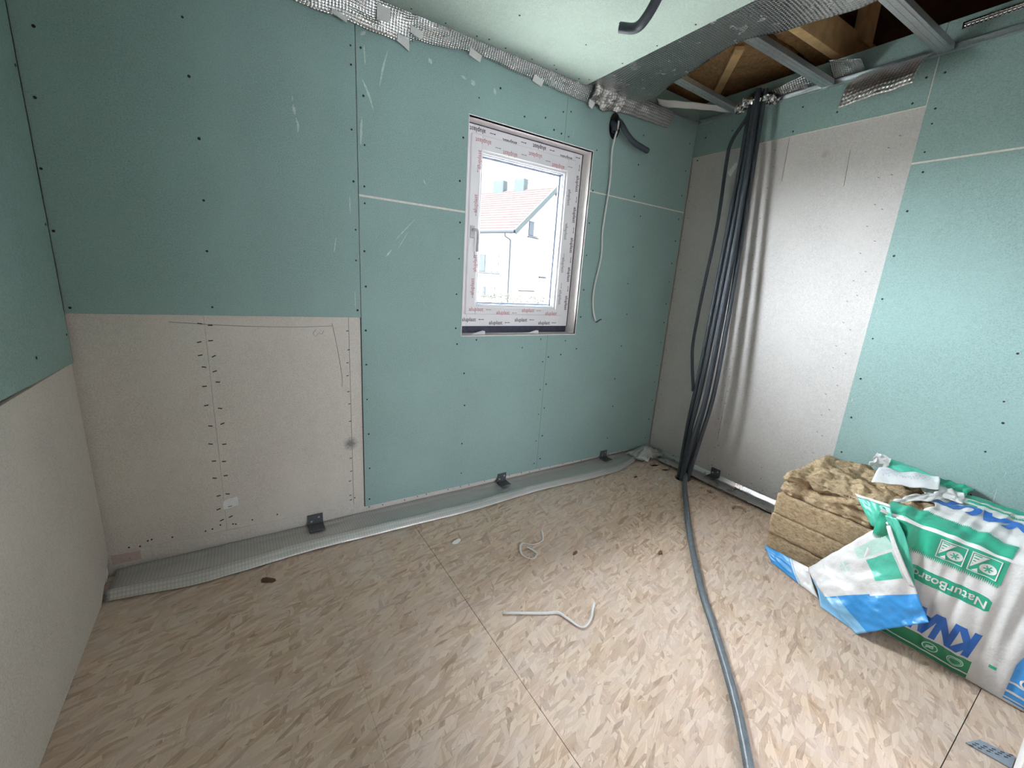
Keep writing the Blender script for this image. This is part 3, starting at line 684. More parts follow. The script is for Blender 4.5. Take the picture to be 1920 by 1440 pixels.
wp(MB().box((bx0+.010,D+.022,bz0+.010),(bx1-.010,D+.026,bz1-.010)).build('pane',M_glass),sash)
wp(ring(bx0+.018,bx1-.018,bz0+.018,bz1-.018,.010,.010,.010,.010,D+.030,D+.036).build('spacer_bar',plain('pane_spacer',(.55,.58,.66),.4),),sash)
wp(ring(WX0+.001,WX1-.001,FZ0-.001,WZ1-.001,.002,.004,.003,.004,D-.003,D+.02).build('shadow_gap',M_sillp))
# handle
hz=1.69; hx=1.779; hy=D-.020
hd=MB(); hd.box((hx-.014,hy-.010,hz-.045),(hx+.014,hy,hz+.025)); M_hdl=plain('grey_white_handle',(.52,.51,.53),.35); hb=wp(hd.build('handle',M_hdl,bevel=.003),sash)
tube('handle_lever',[(hx,hy-.008,hz),(hx,hy-.035,hz),(hx+.012,hy-.046,hz-.004),(hx+.017,hy-.047,hz-.03),(hx+.016,hy-.046,hz-.125)],.0088,M_hdl,None,10,30,cap=True)
lev=bpy.data.objects['handle_lever']; wp(lev,sash)
wp(MB().box((hx-.018,hy-.003,hz-.085),(hx+.010,hy-.001,hz-.05)).build('film_sticker',M_bead),sash)
# film lettering
T8,F8=text_tris('aluplast',.034,0,.0006)
def lettering(items,y,name,mat,parent):
    v=[];f=[]
    for (x,z,ang,kind) in items:
        c,s=math.cos(ang),math.sin(ang)
        if kind=='t': src,fc=T8,F8
        else:
            src=[];fc=[]
            for (a,b,w_,h_) in ((-.014,0,.004,.003),(.000,0,.010,.0016),(.014,0,.005,.0022)):
                k=len(src); src=src+[(a-w_,b-h_),(a+w_,b-h_),(a+w_,b+h_),(a-w_,b+h_)]; fc=fc+[(k,k+1,k+2,k+3)]
        k=len(v)
        for (px,py) in src: v.append((x+px*c-py*s,y,z+px*s+py*c))
        f+=[tuple(k+i for i in q) for q in fc]
    o=pyd(name,v,f,mat,None); wp(o,parent)
blk=[];red=[];gry=[]
for k in range(4):
    blk+=[(1.80+k*.22,WZ1-.030-(.018 if k%2 else 0),math.pi,'t'),(1.90+k*.22,WZ1-.028,math.pi,'d'),(1.79+k*.2,1.155-(.02 if k%2 else 0),0,'t'),(1.88+k*.2,1.156-(.02 if k%2 else 0),0,'d')]
for k in range(5):
    blk+=[(2.575,1.28+k*.2,-math.pi/2,'t'),(2.58,1.38+k*.2,math.pi/2,'d'),(1.72,1.25+k*.2,math.pi/2,'d')]
blk=[b for b in blk if b[0]<2.59]
blk=[b for b in blk if not (b[2]==math.pi and b[3]=='t' and b[0]>2.50)]
lettering(blk,D-.0008,'film_lettering',M_pblk,frame)
for k in range(4):
    red+=[(1.83+k*.185,2.180-.030*(k%2),math.pi,'t'),(1.83+k*.20,1.222-.018*(k%2),0,'t')]
    gry+=[(1.93+k*.185,2.165,math.pi,'d'),(1.92+k*.2,1.221-.018*(k%2),0,'d'),(2.50,1.40+k*.2,math.pi/2,'d'),(1.80,1.31+k*.24,math.pi/2,'d')]
    red+=[(1.795+.014*(k%2),1.36+k*.24 if k!=1 else 1.50,math.pi/2,'t')]; gry+=[(2.498,1.32+k*.22,-math.pi/2,'t')]
lettering([r for r in red if r[0]<2.5],D-.0208,'film_lettering',M_pred,sash); lettering([r for r in gry if r[0]<2.515],D-.0209,'film_lettering',M_pgry,sash)
def wedge(x,label):
    o=MB().poly([(x,.02,WZ0),(x+.09,.02,WZ0),(x+.09,.02,WZ0+.022)],(0,-1,0),.03).build('shim_wedge',M_paper); tag(o,label,'wedge','shims on the window sill')
wedge(1.78,'left white shim wedge on the dark window sill'); wedge(2.20,'right white shim wedge on the dark window sill')

# ------------------------------------------------------------------ electrics
hole=empty('cable_hole',(2.765,-.01,2.46)); tag(hole,'dark cut-out in the green board with a conduit stub coming out','cut-out')
HM=Matrix.Translation((-2.765,.01,-2.46))
def hp(o): o.parent=hole; o.matrix_parent_inverse=HM; return o
hp(MB().poly([(2.765+.044*math.cos(t*math.pi/10),-.0025,2.452+.075*math.sin(t*math.pi/10)) for t in range(20)],(0,-1,0),.0015).build('hole_backing',M_dark))
hp(tube('rim',[(2.765+.044*math.cos(t*math.pi/10),-.004,2.452+.075*math.sin(t*math.pi/10)) for t in range(21)],.0035,M_dark,None,6,60))
hp(tube('conduit_stub',[(2.742,.0,2.47),(2.738,-.030,2.44),(2.735,-.040,2.40)],.020,M_cond,None,12,20,wall=.003))
o=tube('flexible_conduit',[(2.785,-.008,2.49),(2.780,-.055,2.45),(2.80,-.085,2.40),(2.86,-.09,2.365),(2.93,-.088,2.35),(3.03,-.08,2.34)],.0185,M_cond,None,14,60,rib=.0018,step=.004,wall=.002)
tag(o,'short dark conduit curving out of the wall cut-out','conduit')
cbl=empty('white_cable',(2.75,-.03,2.4)); tag(cbl,'thin white cable hanging from the wall cut-out beside the window','cable')
CM=Matrix.Translation((-2.75,.03,-2.4))
o=tube('sheath',[(2.757,-.045,2.47),(2.750,-.050,2.43),(2.742,-.03,2.303),(2.764,-.018,2.11),(2.750,-.014,1.80),(2.763,-.014,1.623),(2.728,-.014,1.381),(2.743,-.013,1.249),(2.784,-.013,1.153)],.0062,M_cable,None,8,120); o.parent=cbl; o.matrix_parent_inverse=CM
o=tube('bare_tip',[(2.784,-.013,1.153),(2.80,-.014,1.158),(2.82,-.016,1.172),(2.84,-.014,1.175)],.0035,M_black,None,6,20); o.parent=cbl; o.matrix_parent_inverse=CM
cc=[('thin outermost conduit of the bundle, ending above the floor',[(3.585,-.433,2.70),(3.58,-.423,2.60),(3.576,-.34,2.462),(3.572,-.33,2.326),(3.559,-.35,1.911),(3.542,-.335,1.372),(3.532,-.335,1.045),(3.527,-.36,.881),(3.52,-.416,.661)],.0125),
 ('leftmost full-length conduit of the bundle on the right wall',[(3.56, -0.443, 2.72), (3.56, -0.443, 2.631), (3.538, -0.458, 2.247), (3.51, -0.468, 1.79), (3.475, -0.48, 1.226), (3.446, -0.483, 0.744), (3.425, -0.479, 0.403), (3.4, -0.496, -0.02)],.0155),
 ('second full-length conduit from the left in the bundle',[(3.545, -0.477, 2.72), (3.545, -0.477, 2.625), (3.521, -0.499, 2.237), (3.492, -0.515, 1.786), (3.456, -0.53, 1.232), (3.422, -0.535, 0.718), (3.4, -0.524, 0.379), (3.372, -0.54, -0.02)],.0155),
 ('middle conduit of the bundle, closest to the wall',[(3.575, -0.488, 2.72), (3.575, -0.488, 2.629), (3.552, -0.511, 2.241), (3.521, -0.54, 1.752), (3.486, -0.563, 1.197), (3.453, -0.574, 0.684), (3.432, -0.56, 0.343), (3.409, -0.548, -0.02)],.0155),
 ('front conduit of the bundle, second from the right',[(3.512, -0.513, 2.72), (3.512, -0.513, 2.608), (3.485, -0.547, 2.192), (3.458, -0.571, 1.729), (3.422, -0.59, 1.203), (3.388, -0.606, 0.701), (3.362, -0.58, 0.364), (3.345, -0.555, -0.02)],.0155),
 ('rightmost conduit of the bundle, catching blue light',[(3.545, -0.537, 2.72), (3.545, -0.537, 2.618), (3.522, -0.562, 2.227), (3.493, -0.591, 1.748), (3.459, -0.622, 1.205), (3.428, -0.637, 0.703), (3.408, -0.612, 0.367), (3.385, -0.575, -0.02)],.0155)]
for lab,p,r in cc:
    tag(tube('flexible_conduit',p,r,M_cond,None,12,120,rib=.0012,step=.005,cap=False,wall=.0015),lab,'conduit','conduit bundle on the right wall')
o=tube('flexible_conduit',[(3.405,-.545,-.02),(3.400,-.548,.03),(3.36,-.575,.045),(3.25,-.65,.022),(3.142,-.733,.0165),(2.751,-1.038,.0165),(2.383,-1.356,.0165),(2.192,-1.547,.0165),(2.040,-1.696,.0165),(1.911,-1.815,.0165),(1.776,-1.925,.0165),(1.62,-2.04,.0165),(1.40,-2.16,.0165)],.0165,M_condf,None,16,160,rib=.0032,step=.0055,wall=.002)
tag(o,'grey corrugated conduit lying across the wooden floor','conduit')
o=tube('flexible_conduit',[(2.02,-1.02,CZ+.03),(2.02,-.995,CZ-.01),(2.045,-.93,2.545),(2.068,-.85,2.50),(2.075,-.785,2.485),(2.035,-.725,2.497)],.0205,M_cond,None,16,60,rib=.0015,step=.004,wall=.003)
tag(o,'black conduit stub sticking out of the green ceiling','conduit')
tag(MB().poly([(3.565,-.355,2.255),(3.566,-.405,2.315),(3.566,-.425,2.30),(3.565,-.385,2.225)],(-1,0,0),.002).build('tape_flag',M_tape),'white tape flag on the thin conduit of the bundle','tape')

# ------------------------------------------------------------------ floor edge foils and brackets
def ff_back(u,v):
    x=lerp(.004,3.50,u); yo=-.225-.008*math.sin(x*5)-.012*nz(x*2,0)
    if x>3.0: yo=lerp(yo,-.06,((x-3.0)/.5)**1.4)
    if x<.3: yo=lerp(-.19,yo,x/.3)
    if v<.22: t=v/.22; y=lerp(.024,-.004,t); z=lerp(.014,.008,t)
    else:
        t=(v-.22)/.78; y=lerp(-.004,yo,t); z=.004+.010*math.sin(math.pi*t)**2*(.6+.4*math.sin(x*2.3))+.030*math.exp(-((t-.80)/.13)**2)*(1-.5*(x>2.9))
    z+=.003*abs(nz(x*8,v*6,3)); return (x,y,z)
tag(sheet('floor_foil',ff_back,170,22,3.5,.27,M_foil_f),'dusty foil strip on the floor along the window wall','foil')
def ff_right(u,v):
    y=lerp(-.10,YS-.35,u); xo=3.445-.008*nz(y*4,1)
    if u<.12: xo+=.03*(1-u/.12)
    if v<.3: t=v/.3; x=lerp(W+.010,W-.010,t); z=lerp(.040,.010,t)
    else:
        t=(v-.3)/.7; x=lerp(W-.010,xo,t); z=.006+.008*math.sin(math.pi*t)**2+.024*t**10
    if -.62<y<-.42 and z<.02: z+=.004
    return (x,y,z+.0025*abs(nz(y*8,v*6,3)))
tag(sheet('floor_foil',ff_right,110,22,1.6,.22,foil('shiny_floor_foil',.008,.60,.28,.15,18,.5,(1,1,1),.92)),'shiny foil strip on the floor along the right wall','foil')
def ff_cor(u,v):
    x=lerp(3.30,3.60,u); y=lerp(-.02,-.20,v); z=.012+.055*math.exp(-((u-.6)**2+(v-.35)**2)*9)+.02*nz(u*7,v*7,2)+.012
    return (x,y,max(.003,z))
tag(sheet('floor_foil',ff_cor,30,22,.3,.2,M_foil_f),'crumpled foil heap in the far floor corner','foil')
tag(MB().poly([(3.31,-.15,.03),(3.36,-.22,.012),(3.42,-.19,.03),(3.37,-.12,.04)],(0,0,1),.001).build('foil_scrap',M_tape),'pale torn scrap in the far floor corner','foil')
def bracket(x,y,axis,label,w=.078):
    def P(a,b,c): return (x+a,y+b,c) if axis=='y' else (x+b,y-a,c)
    root=empty('angle_bracket',(x,y,.0)); tag(root,label,'bracket','angle brackets along the walls'); IM=Matrix.Translation((-x,-y,0))
    def q(o): o.parent=root; o.matrix_parent_inverse=IM
    m=MB(); a,b=P(-w/2,-.008,.012),P(w/2,-.004,.085); m.box(a,b); q(m.build('wall_plate',M_zincd,bevel=.0006))
    m=MB(); a,b=P(-w/2,-.078,.024),P(w/2,-.004,.0275); m.box(a,b); q(m.build('floor_plate',M_zincd,bevel=.0006))
    for dx in (-.02,.018):
        m=MB(); n=(0,-1,0) if axis=='y' else (-1,0,0); m.disc(P(dx,-.008,.055+dx*.5),n,.006,8,.002); q(m.build('screw',M_zinc))
bracket(.838,TB-.004,'y','dark angle bracket on the grey board near the left corner'); bracket(2.05,.0,'y','dark angle bracket on the floor below the window',.07); bracket(3.05,.0,'y','dark angle bracket nearest the conduit corner',.07)
bracket(W+.006,-.655,'x','dark angle bracket at the foot of the right wall',.075)

# ------------------------------------------------------------------ loose bits
o=MB().poly([(.428,TB-.002,.235),(.432,TB-.002,.262),(.455,TB-.002,.272),(.492,TB-.002,.272),(.492,TB-.002,.226),(.43,TB-.002,.215)],(0,-1,0),.0012).build('paper_sticker',M_paper); tag(o,'white paper scrap stuck low on the grey board','sticker')
def ribbon(pts,w,label):
    path=spline(pts,60); L=[];R=[]
    for k,p in enumerate(path):
        d=(path[min(k+1,60)]-path[max(k-1,0)]).normalized(); s=Vector((-d.y,d.x,.5*math.sin(k*.11))).normalized()*w/2
        L.append(p+s+Vector((0,0,.004))); R.append(p-s+Vector((0,0,.004)))
    n=len(L); o=pyd('plastic_strip',L+R,[(i,i+1,n+i+1,n+i) for i in range(n-1)],M_cable,None,True)
    m=o.modifiers.new('t','SOLIDIFY'); m.thickness=.0022; m.offset=1; tag(o,label,'strip')
ribbon([(1.955,-.615,.012),(1.93,-.66,.004),(1.90,-.69,.003),(1.841,-.693,.003),(1.794,-.658,.004),(1.755,-.69,.005),(1.734,-.746,.004),(1.762,-.795,.005),(1.803,-.777,.009),(1.80,-.745,.014),(1.785,-.71,.016)],.011,'curled white plastic strip on the floor nearer the window')
ribbon([(1.434,-1.032,.003),(1.594,-1.122,.003),(1.648,-1.148,.004),(1.664,-1.191,.005),(1.689,-1.260,.003),(1.747,-1.25,.004),(1.80,-1.21,.012),(1.821,-1.196,.022)],.012,'bent white plastic strip on the floor nearer the camera')
def chip(x,y,r,label,mat,cat='scrap',h=.004,sx=1.6,ang=.3):
    P=[]; n=7
    for i in range(n):
        a=2*math.pi*i/n+random.uniform(-.2,.2); rr=r*random.uniform(.65,1.1); px,py=sx*rr*math.cos(a),rr*.7*math.sin(a)
        P.append((x+px*math.cos(ang)-py*math.sin(ang),y+px*math.sin(ang)+py*math.cos(ang),h+random.uniform(0,.003)))
    o=MB().poly(P,(0,0,1),.003).build('floor_scrap',mat); tag(o,label,cat)
chip(1.481,-.475,.022,'small white paper chip on the floor below the window',M_paper)
chip(3.20,-.47,.022,'pale chip near the conduit hole',M_tape); chip(3.10,-.52,.016,'second pale chip beside the conduit hole',M_tape,ang=1)
chip(3.05,-.36,.014,'dark chip between the corner and the conduit hole',M_roofb)
chip(.585,-.345,.028,'dark brown chip on the floor by the left foil end',M_roofb,ang=-.6)
chip(2.43,-1.08,.016,'brown speck on the floor left of the long conduit',M_roofb)
chip(2.00,-.86,.016,'brown speck between the white strips and the conduit',M_roofb)
pl=empty('nail_plate',(2.545,-2.31,0)); tag(pl,'blue grey perforated nail plate on the floor at the lower right','nail plate'); IMp=Matrix.Translation((-2.545,2.31,0))
o=MB().poly([(2.515,-2.262,.004),(2.575,-2.285,.004),(2.600,-2.362,.004),(2.535,-2.362,.004)],(0,0,1),.002).build('plate',M_plate); o.parent=pl; o.matrix_parent_inverse=IMp
mb=MB()
for i in range(3):
    for j in range(5):
        c=vl((2.530,-2.275,.0045),(2.588,-2.352,.0045),j/4.4)+Vector((-.012+.013*i,-.004*i,0)); mb.obox(c,(.003,-.004,0),(.0012,.001,0),(0,0,.0008))
tag(mb.build('punched_teeth',M_zincd,pl),kind='stuff').matrix_parent_inverse=IMp

# ------------------------------------------------------------------ mineral wool pack
SL=[(3.004,3.60,-1.356,-2.30,.004,.124,'bottommost brown mineral wool slab of the opened pack',0),(2.999,3.595,-1.350,-2.30,.1245,.248,'second mineral wool slab from the floor in the opened pack',0),
    (3.001,3.60,-1.352,-2.30,.2485,.370,'third mineral wool slab from the floor, under the torn one',.0),(3.022,3.60,-1.372,-2.30,.372,.492,'topmost torn mineral wool slab with a ragged surface',.10)]
for x0,x1,y1,y0,z0,z1,lab,torn in SL:
    o=rough_slab('mineral_wool_slab',x0,x1,y0,y1,z0,z1,M_wool,.006 if not torn else .026,16,.016 if not torn else .013,None,torn); tag(o,lab,'insulation slab','slabs in the opened pack')
# wool tufts standing out of the torn slab
bag=empty('insulation_bag',(3.2,-2.05,0)); tag(bag,'torn white and green plastic insulation bag with blue lettering by the right wall','bag')
BI=Matrix.Translation((-3.2,2.05,0))
def bp(o,par=None): o.parent=par or bag; o.matrix_parent_inverse=BI; return o
FH=.525; RC=.028; Y0=-1.80
def bag_base(s):
    """profile of the pack: s runs up the front, over the rounded edge and across the top; returns (x,z,nx,nz)"""
    q=RC*math.pi/2
    if s<FH-RC: t=s/(FH-RC); return (2.872+.045*t+ -.018*math.sin(math.pi*t), s+.003, -1,.0)
    if s<FH-RC+q:
        a=(s-(FH-RC))/RC; return (2.917+RC-RC*math.cos(a), FH-RC+RC*math.sin(a), -math.cos(a), math.sin(a))
    r=s-(FH-RC+q); return (2.917+RC+r, FH+.012*math.sin(min(r,.7)/.7*math.pi), 0,1)
def S(s,t,lift=0.0):
    x,z,nx,nz_=bag_base(s); y=Y0-t
    # folds: upright creases on the front, gathered ones under the top edge, loose waves on the top
    fold=.011*nz(t*16,s*2.2,1)+.008*nz(t*38,s*3,5)+.005*nz(t*11,s*12,2)
    g=math.exp(-((s-FH+.05)/.09)**2)*max(0,1-t/.28)
    fold+=.022*g*nz(t*34,s*10,9)+.012*g*math.sin(t*75+s*14)
    if s>FH: fold+=.010*nz(t*10,s*13,3)
    if s<.05: fold*=s/.05
    if y<YF+.05: fold*=.3
    d=fold+lift
    return Vector((x+nx*d,y,max(.002,z+nz_*d)))
SM=FH+.02+.60; TM=abs(YF-Y0)-.012
def cut(t_norm,s): return 0.0
def bag_fn(u,v):
    s=v*SM; t0=0.0
    # ragged opening on the top, straight at the front
    if s>FH: t0=.05+.10*abs(nz(s*6,3.3))+.05*math.sin((s-FH)*9)
    t=lerp(t0,TM,u); return S(s,t)
bp(sheet('wrapper',bag_fn,96,170,TM,SM,M_bagw,None,.0008))
def lay(name,polys,mat,lift,maxlen=.012,par=None):
    """flat print (lists of 2D tris in (t,s)) laid on the wrapper"""
    V=[];Fc=[]
    for v2,f in polys:
        v2,f=fine(v2,f,maxlen); k=len(V)
        V+=[tuple(S(max(.004,s),t,lift)) for t,s in v2]; Fc+=[tuple(k+i for i in q) for q in f]
    o=bp(pyd(name,V,Fc,mat,None,True),par)
    if len(polys)>4: o['kind']='stuff'
    return o
def lays(name,polys,mat,lift,maxlen=.012):
    for p in polys: lay(name,[p],mat,lift,maxlen)
def rect(t0,t1,s0,s1): return ([(t0,s0),(t1,s0),(t1,s1),(t0,s1)],[(0,1,2,3)])
def polyg(p): return (p,[tuple(range(len(p)))])
def oval(ct,cs,rt,rs,w,n=24,a0=0,a1=2*math.pi):
    v=[];f=[]
    for i in range(n+1):
        a=lerp(a0,a1,i/n); v+= [(ct+rt*math.cos(a),cs+rs*math.sin(a)),(ct+(rt-w)*math.cos(a),cs+(rs-w)*math.sin(a))]
    for i in range(n): f.append((2*i,2*i+1,2*i+3,2*i+2))
    return (v,f)
def rrect_ring(t0,t1,s0,s1,w): return [rect(t0,t1,s0,s0+w),rect(t0,t1,s1-w,s1),rect(t0,t0+w,s0+w,s1-w),rect(t1-w,t1,s0+w,s1-w)]
T=lambda y: Y0-y
# upper green field with a combed lower edge
lay('green_print',[rect(.0,T(-2.19),.418,FH+.13)],M_bagg,.0016,.012)
teeth=[polyg([(.0+k*.0056,.418),(.0056+k*.0056,.418),(.0028+k*.0056,.400)]) for k in range(int(T(-2.19)/.0056))]
teeth+=[polyg([(.0+k*.0056,FH+.13),(.0028+k*.0056,FH+.148),(.0056+k*.0056,FH+.13)]) for k in range(int(T(-2.14)/.0056))]
lay('green_print',teeth,M_bagg,.0016,.02)
lays('white_seam',[rect(.0,TM,FH-.012,FH+.002),rect(0,TM,.082,.090),rect(0,TM,.020,.026)],M_bagw,.0034,.012)
lay('green_print',[polyg([(T(-1.93),.300),(T(-2.175),.300),(T(-2.187),.308),(T(-2.187),.346),(T(-2.175),.355),(T(-1.93),.355)])],M_bagg,.0018,.012)
lay('green_print',[rect(T(-1.86),T(-2.195),.004,.082)],M_bagdg,.0018,.012)
def txt(body,size,ct,cs,shear=0,bold=0,sx=1,ang=0):
    v,f=text_tris(body,size,shear,bold); return ([(ct-a*sx,cs-b) for a,b in v],f)
lay('lettering',[txt('NaturBoard',.046,T(-2.068),.327,0,.0006,.98)],M_bagw,.0034,.008)
lay('lettering',[txt('KNAUF',.145,T(-2.062),.152,.22,.010,.56)],M_bagnb,.0022,.012)
pic=[]
for (a,b) in ((T(-2.005),T(-2.083)),(T(-2.095),T(-2.175))):
    pic+=rrect_ring(a,b,.425,.503,.0030)
    pic+=[polyg([(a+.006,.440),(a+.006,.497),(a+.048,.497)])]
    pic+=[polyg([((a+b)/2+.012+.023*math.cos(k*math.pi/8),.455+.019*math.sin(k*math.pi/8)) for k in range(16)]),polyg([(a+.012,.430),(a+.030,.430),(a+.026,.445)])]
lay('pictogram',pic,M_bagw,.0034,.012)
pg=[]
for (a,b) in ((T(-2.005),T(-2.083)),(T(-2.095),T(-2.175))):
    for k in range(3):
        an=k*math.pi/3; c,s_=math.cos(an),math.sin(an); m0=((a+b)/2+.012,.455)
        pg.append(polyg([(m0[0]-.013*c-.002*s_,m0[1]-.013*s_+.002*c),(m0[0]+.013*c-.002*s_,m0[1]+.013*s_+.002*c),(m0[0]+.013*c+.002*s_,m0[1]+.013*s_-.002*c),(m0[0]-.013*c+.002*s_,m0[1]-.013*s_-.002*c)]))
    for k in range(4): pg.append(polyg([(a+.008,.488-k*.011),(a+.010,.492-k*.011),(a+.030-k*.006,.492-k*.011),(a+.028-k*.006,.488-k*.011)]))
lay('pictogram',pg,M_bagg,.0048,.012)
lay('pictogram',[oval(T(-2.155),.052,.024,.019,.0035),oval(T(-2.155),.052,.018,.013,.0022),oval(T(-2.080),.052,.024,.019,.0035),oval(T(-2.080),.052,.012,.006,.004),polyg([(T(-2.092),.060),(T(-2.070),.041),(T(-2.066),.045),(T(-2.088),.064)])],M_bagpg,.0034,.012)
lay('blue_print',[polyg([(T(-2.292),.012),(TM,.012),(TM,.235),(T(-2.330),.235),(T(-2.300),.200),(T(-2.292),.16)])],M_bagb,.0018,.012)
lays('white_seam',[rect(T(-2.292),TM,.045,.054),oval(T(-2.335),.105,.022,.020,.006)],M_bagw,.0036,.012)
lay('green_print',[rect(T(-2.235),T(-2.255),.098,.110)],M_bagg,.0018,.012)
# top side print
lay('lettering',[txt('KNAUF',.155,T(-2.11),FH+.36,.25,.009,.78)],M_bagnb,.0022,.012)
lays('green_print',[rect(T(-1.98),TM,FH+.475,FH+.50),rect(T(-1.96),TM,FH+.54,FH+.61),rect(T(-1.97),T(-2.02),FH+.43,FH+.455)],M_bagg,.0018,.014)
lay('lettering',[txt('NaturBoard',.024,T(-2.17),FH+.487,0,.0004,.9)],M_bagw,.0034,.01)
# opening flaps
def quad3(A,B,C,Dd,E,Fp,bul=.02,seed=0,wr=.006):
    """rows: A->B (v=0), C->D (v=.5), E->F (v=1)"""
    A,B,C,Dd,E,Fp=map(Vector,(A,B,C,Dd,E,Fp))
    def fn(u,v):
        p0,p1,p2=A.lerp(B,u),C.lerp(Dd,u),E.lerp(Fp,u)
        p=p0*(2*(v-.5)*(v-1))+p1*(-4*v*(v-1))+p2*(2*v*(v-.5))
        n=Vector((-1,.1,.5)).normalized()
        d=bul*math.sin(math.pi*u)*math.sin(math.pi*v)+wr*nz(u*5+seed,v*5,seed)+wr*.5*nz(u*13,v*11,seed+4)
        p=p+n*d; p.z=max(p.z,.003); return p
    return fn
ff=quad3((2.930,-1.595,.080),(2.900,-1.835,.490),(2.815,-1.705,.060),(2.850,-1.982,.290),(2.742,-1.880,.004),(2.795,-2.062,.195),.012,2,.012)
fl=bp(sheet('folded_flap',ff,44,44,.45,.4,[M_bagw,M_bagb,M_bagt,M_bagl,M_bagpg],None,.0008))
for p in fl.data.polygons:
    j=p.index//44; i=p.index%44; u=(i+.5)/44; v=(j+.5)/44
    lim=.56-.02*math.sin(u*6)
    if v>lim: p.material_index=1 if u>.16 else 3
    if lim<v<lim+.02 : p.material_index=0
    if lim+.02<v<lim+.035: p.material_index=1
    if .66<u<.93 and .20<v<.44: p.material_index=2
    if .60<u<.96 and .06<v<.19: p.material_index=4
    if (u-.42)**2*1.2+(v-.22)**2<.0035 and abs(u-.42)>.008 and abs(v-.22)>.01: p.material_index=4
gt=quad3((2.985,-1.690,.518),(2.935,-1.825,.545),(2.952,-1.735,.480),(2.905,-1.850,.495),(2.935,-1.780,.430),(2.895,-1.850,.440),.006,7,.006)
bp(sheet('green_flap',gt,24,18,.2,.15,M_bagt,None,.0008))
bp(sheet('white_hem',quad3((2.985,-1.680,.530),(2.936,-1.820,.556),(2.983,-1.687,.524),(2.934,-1.824,.550),(2.982,-1.692,.518),(2.933,-1.826,.545),.002,1,.003),20,4,.2,.02,M_bagw,None,.001))
gs=quad3((2.925,-1.790,.500),(2.905,-1.86,.520),(2.895,-1.850,.40),(2.880,-1.93,.42),(2.868,-1.90,.26),(2.862,-1.985,.28),.004,3,.006)
bp(sheet('green_flap',gs,16,26,.1,.25,M_bagt,None,.0008))
bp(sheet('white_hem',quad3((2.900,-1.835,.47),(2.895,-1.85,.48),(2.860,-1.905,.37),(2.857,-1.92,.38),(2.832,-1.975,.285),(2.83,-1.99,.29),.002,1,.002),6,24,.02,.25,M_bagw,None,.001))
bs=quad3((2.990,-1.352,.045),(2.925,-1.60,.085),(2.955,-1.39,.030),(2.885,-1.64,.045),(2.925,-1.43,.004),(2.835,-1.70,.004),.006,4,.006)
fb=bp(sheet('floor_flap',bs,40,14,.28,.08,[M_bagb,M_bagw,M_bagl],None,.0008))
for p in fb.data.polygons:
    u=(p.index%40)/40; p.material_index=0 if u<.58 else (2 if .60<u<.64 else 1)
lb=quad3((2.905,-1.62,.05),(2.90,-1.80,.06),(2.87,-1.67,.03),(2.84,-1.86,.03),(2.79,-1.72,.004),(2.76,-1.86,.004),.004,6,.006)
bp(sheet('floor_flap',lb,24,14,.2,.15,M_bagl,None,.0008))
# torn paper label with handwriting and other scraps on the pack
def lab_fn(u,v):
    p=vl(vl((3.20,-1.675,.540),(3.37,-1.885,.560),u),vl((3.47,-1.625,.545),(3.585,-1.84,.565),u),v)
    return p+Vector((0,0,.012*nz(u*4,v*3,5)+.015*math.sin(math.pi*v)))
lo=sheet('paper_label',lab_fn,30,24,.28,.28,M_paper,None,.0008); tag(lo,'torn white paper label with blue handwriting on the insulation pack','paper label')
V=[];Fc=[]
for row,vv in ((0,.42),(1,.64)):
    prev=None
    for k in range(120):
        u=.06+.86*k/119; w=vv+.07*math.sin(k*1.05+row)+.05*math.sin(k*.41+1)
        if nz(k*.13,row*7)>.22: prev=None; continue
        p=Vector(lab_fn(u,w))+Vector((0,0,.0022)); q=Vector(lab_fn(u,w+.022))+Vector((0,0,.0022))
        if prev: n=len(V); V+=[prev[0],prev[1],q,p]; Fc.append((n,n+1,n+2,n+3))
        prev=(p,q)
pyd('handwriting',V,Fc,M_ink,lo)
def scr(a,b,c,d,label,mat,seed=1,nm='bag_scrap'):
    def fn(u,v):
        p=vl(vl(a,b,u),vl(d,c,u),v); return p+Vector((.010*nz(u*4,v*4,seed),.010*nz(u*4,v*4,seed+5),.012*nz(u*5,v*4,seed+9)))
    return bp(sheet(nm,fn,18,14,.15,.12,mat,None,.0008))
scr((3.50,-1.57,.535),(3.56,-1.64,.515),(3.575,-1.64,.585),(3.56,-1.58,.60),'',M_paper,2,'white_scrap')
scr((3.54,-1.64,.52),(3.56,-1.88,.53),(3.615,-1.86,.545),(3.615,-1.63,.575),'',M_bagt,4,'green_flap')
scr((3.46,-1.86,.53),(3.50,-1.96,.54),(3.61,-1.97,.55),(3.60,-1.84,.555),'',M_bagg,6,'green_flap')
scr((3.33,-1.88,.545),(3.34,-1.98,.535),(3.47,-1.96,.55),(3.45,-1.87,.56),'',M_bagw,8,'white_scrap')
scr((3.06,-1.80,.530),(3.20,-1.90,.548),(3.34,-1.90,.552),(3.22,-1.83,.545),'',M_bagw,11,'white_scrap')

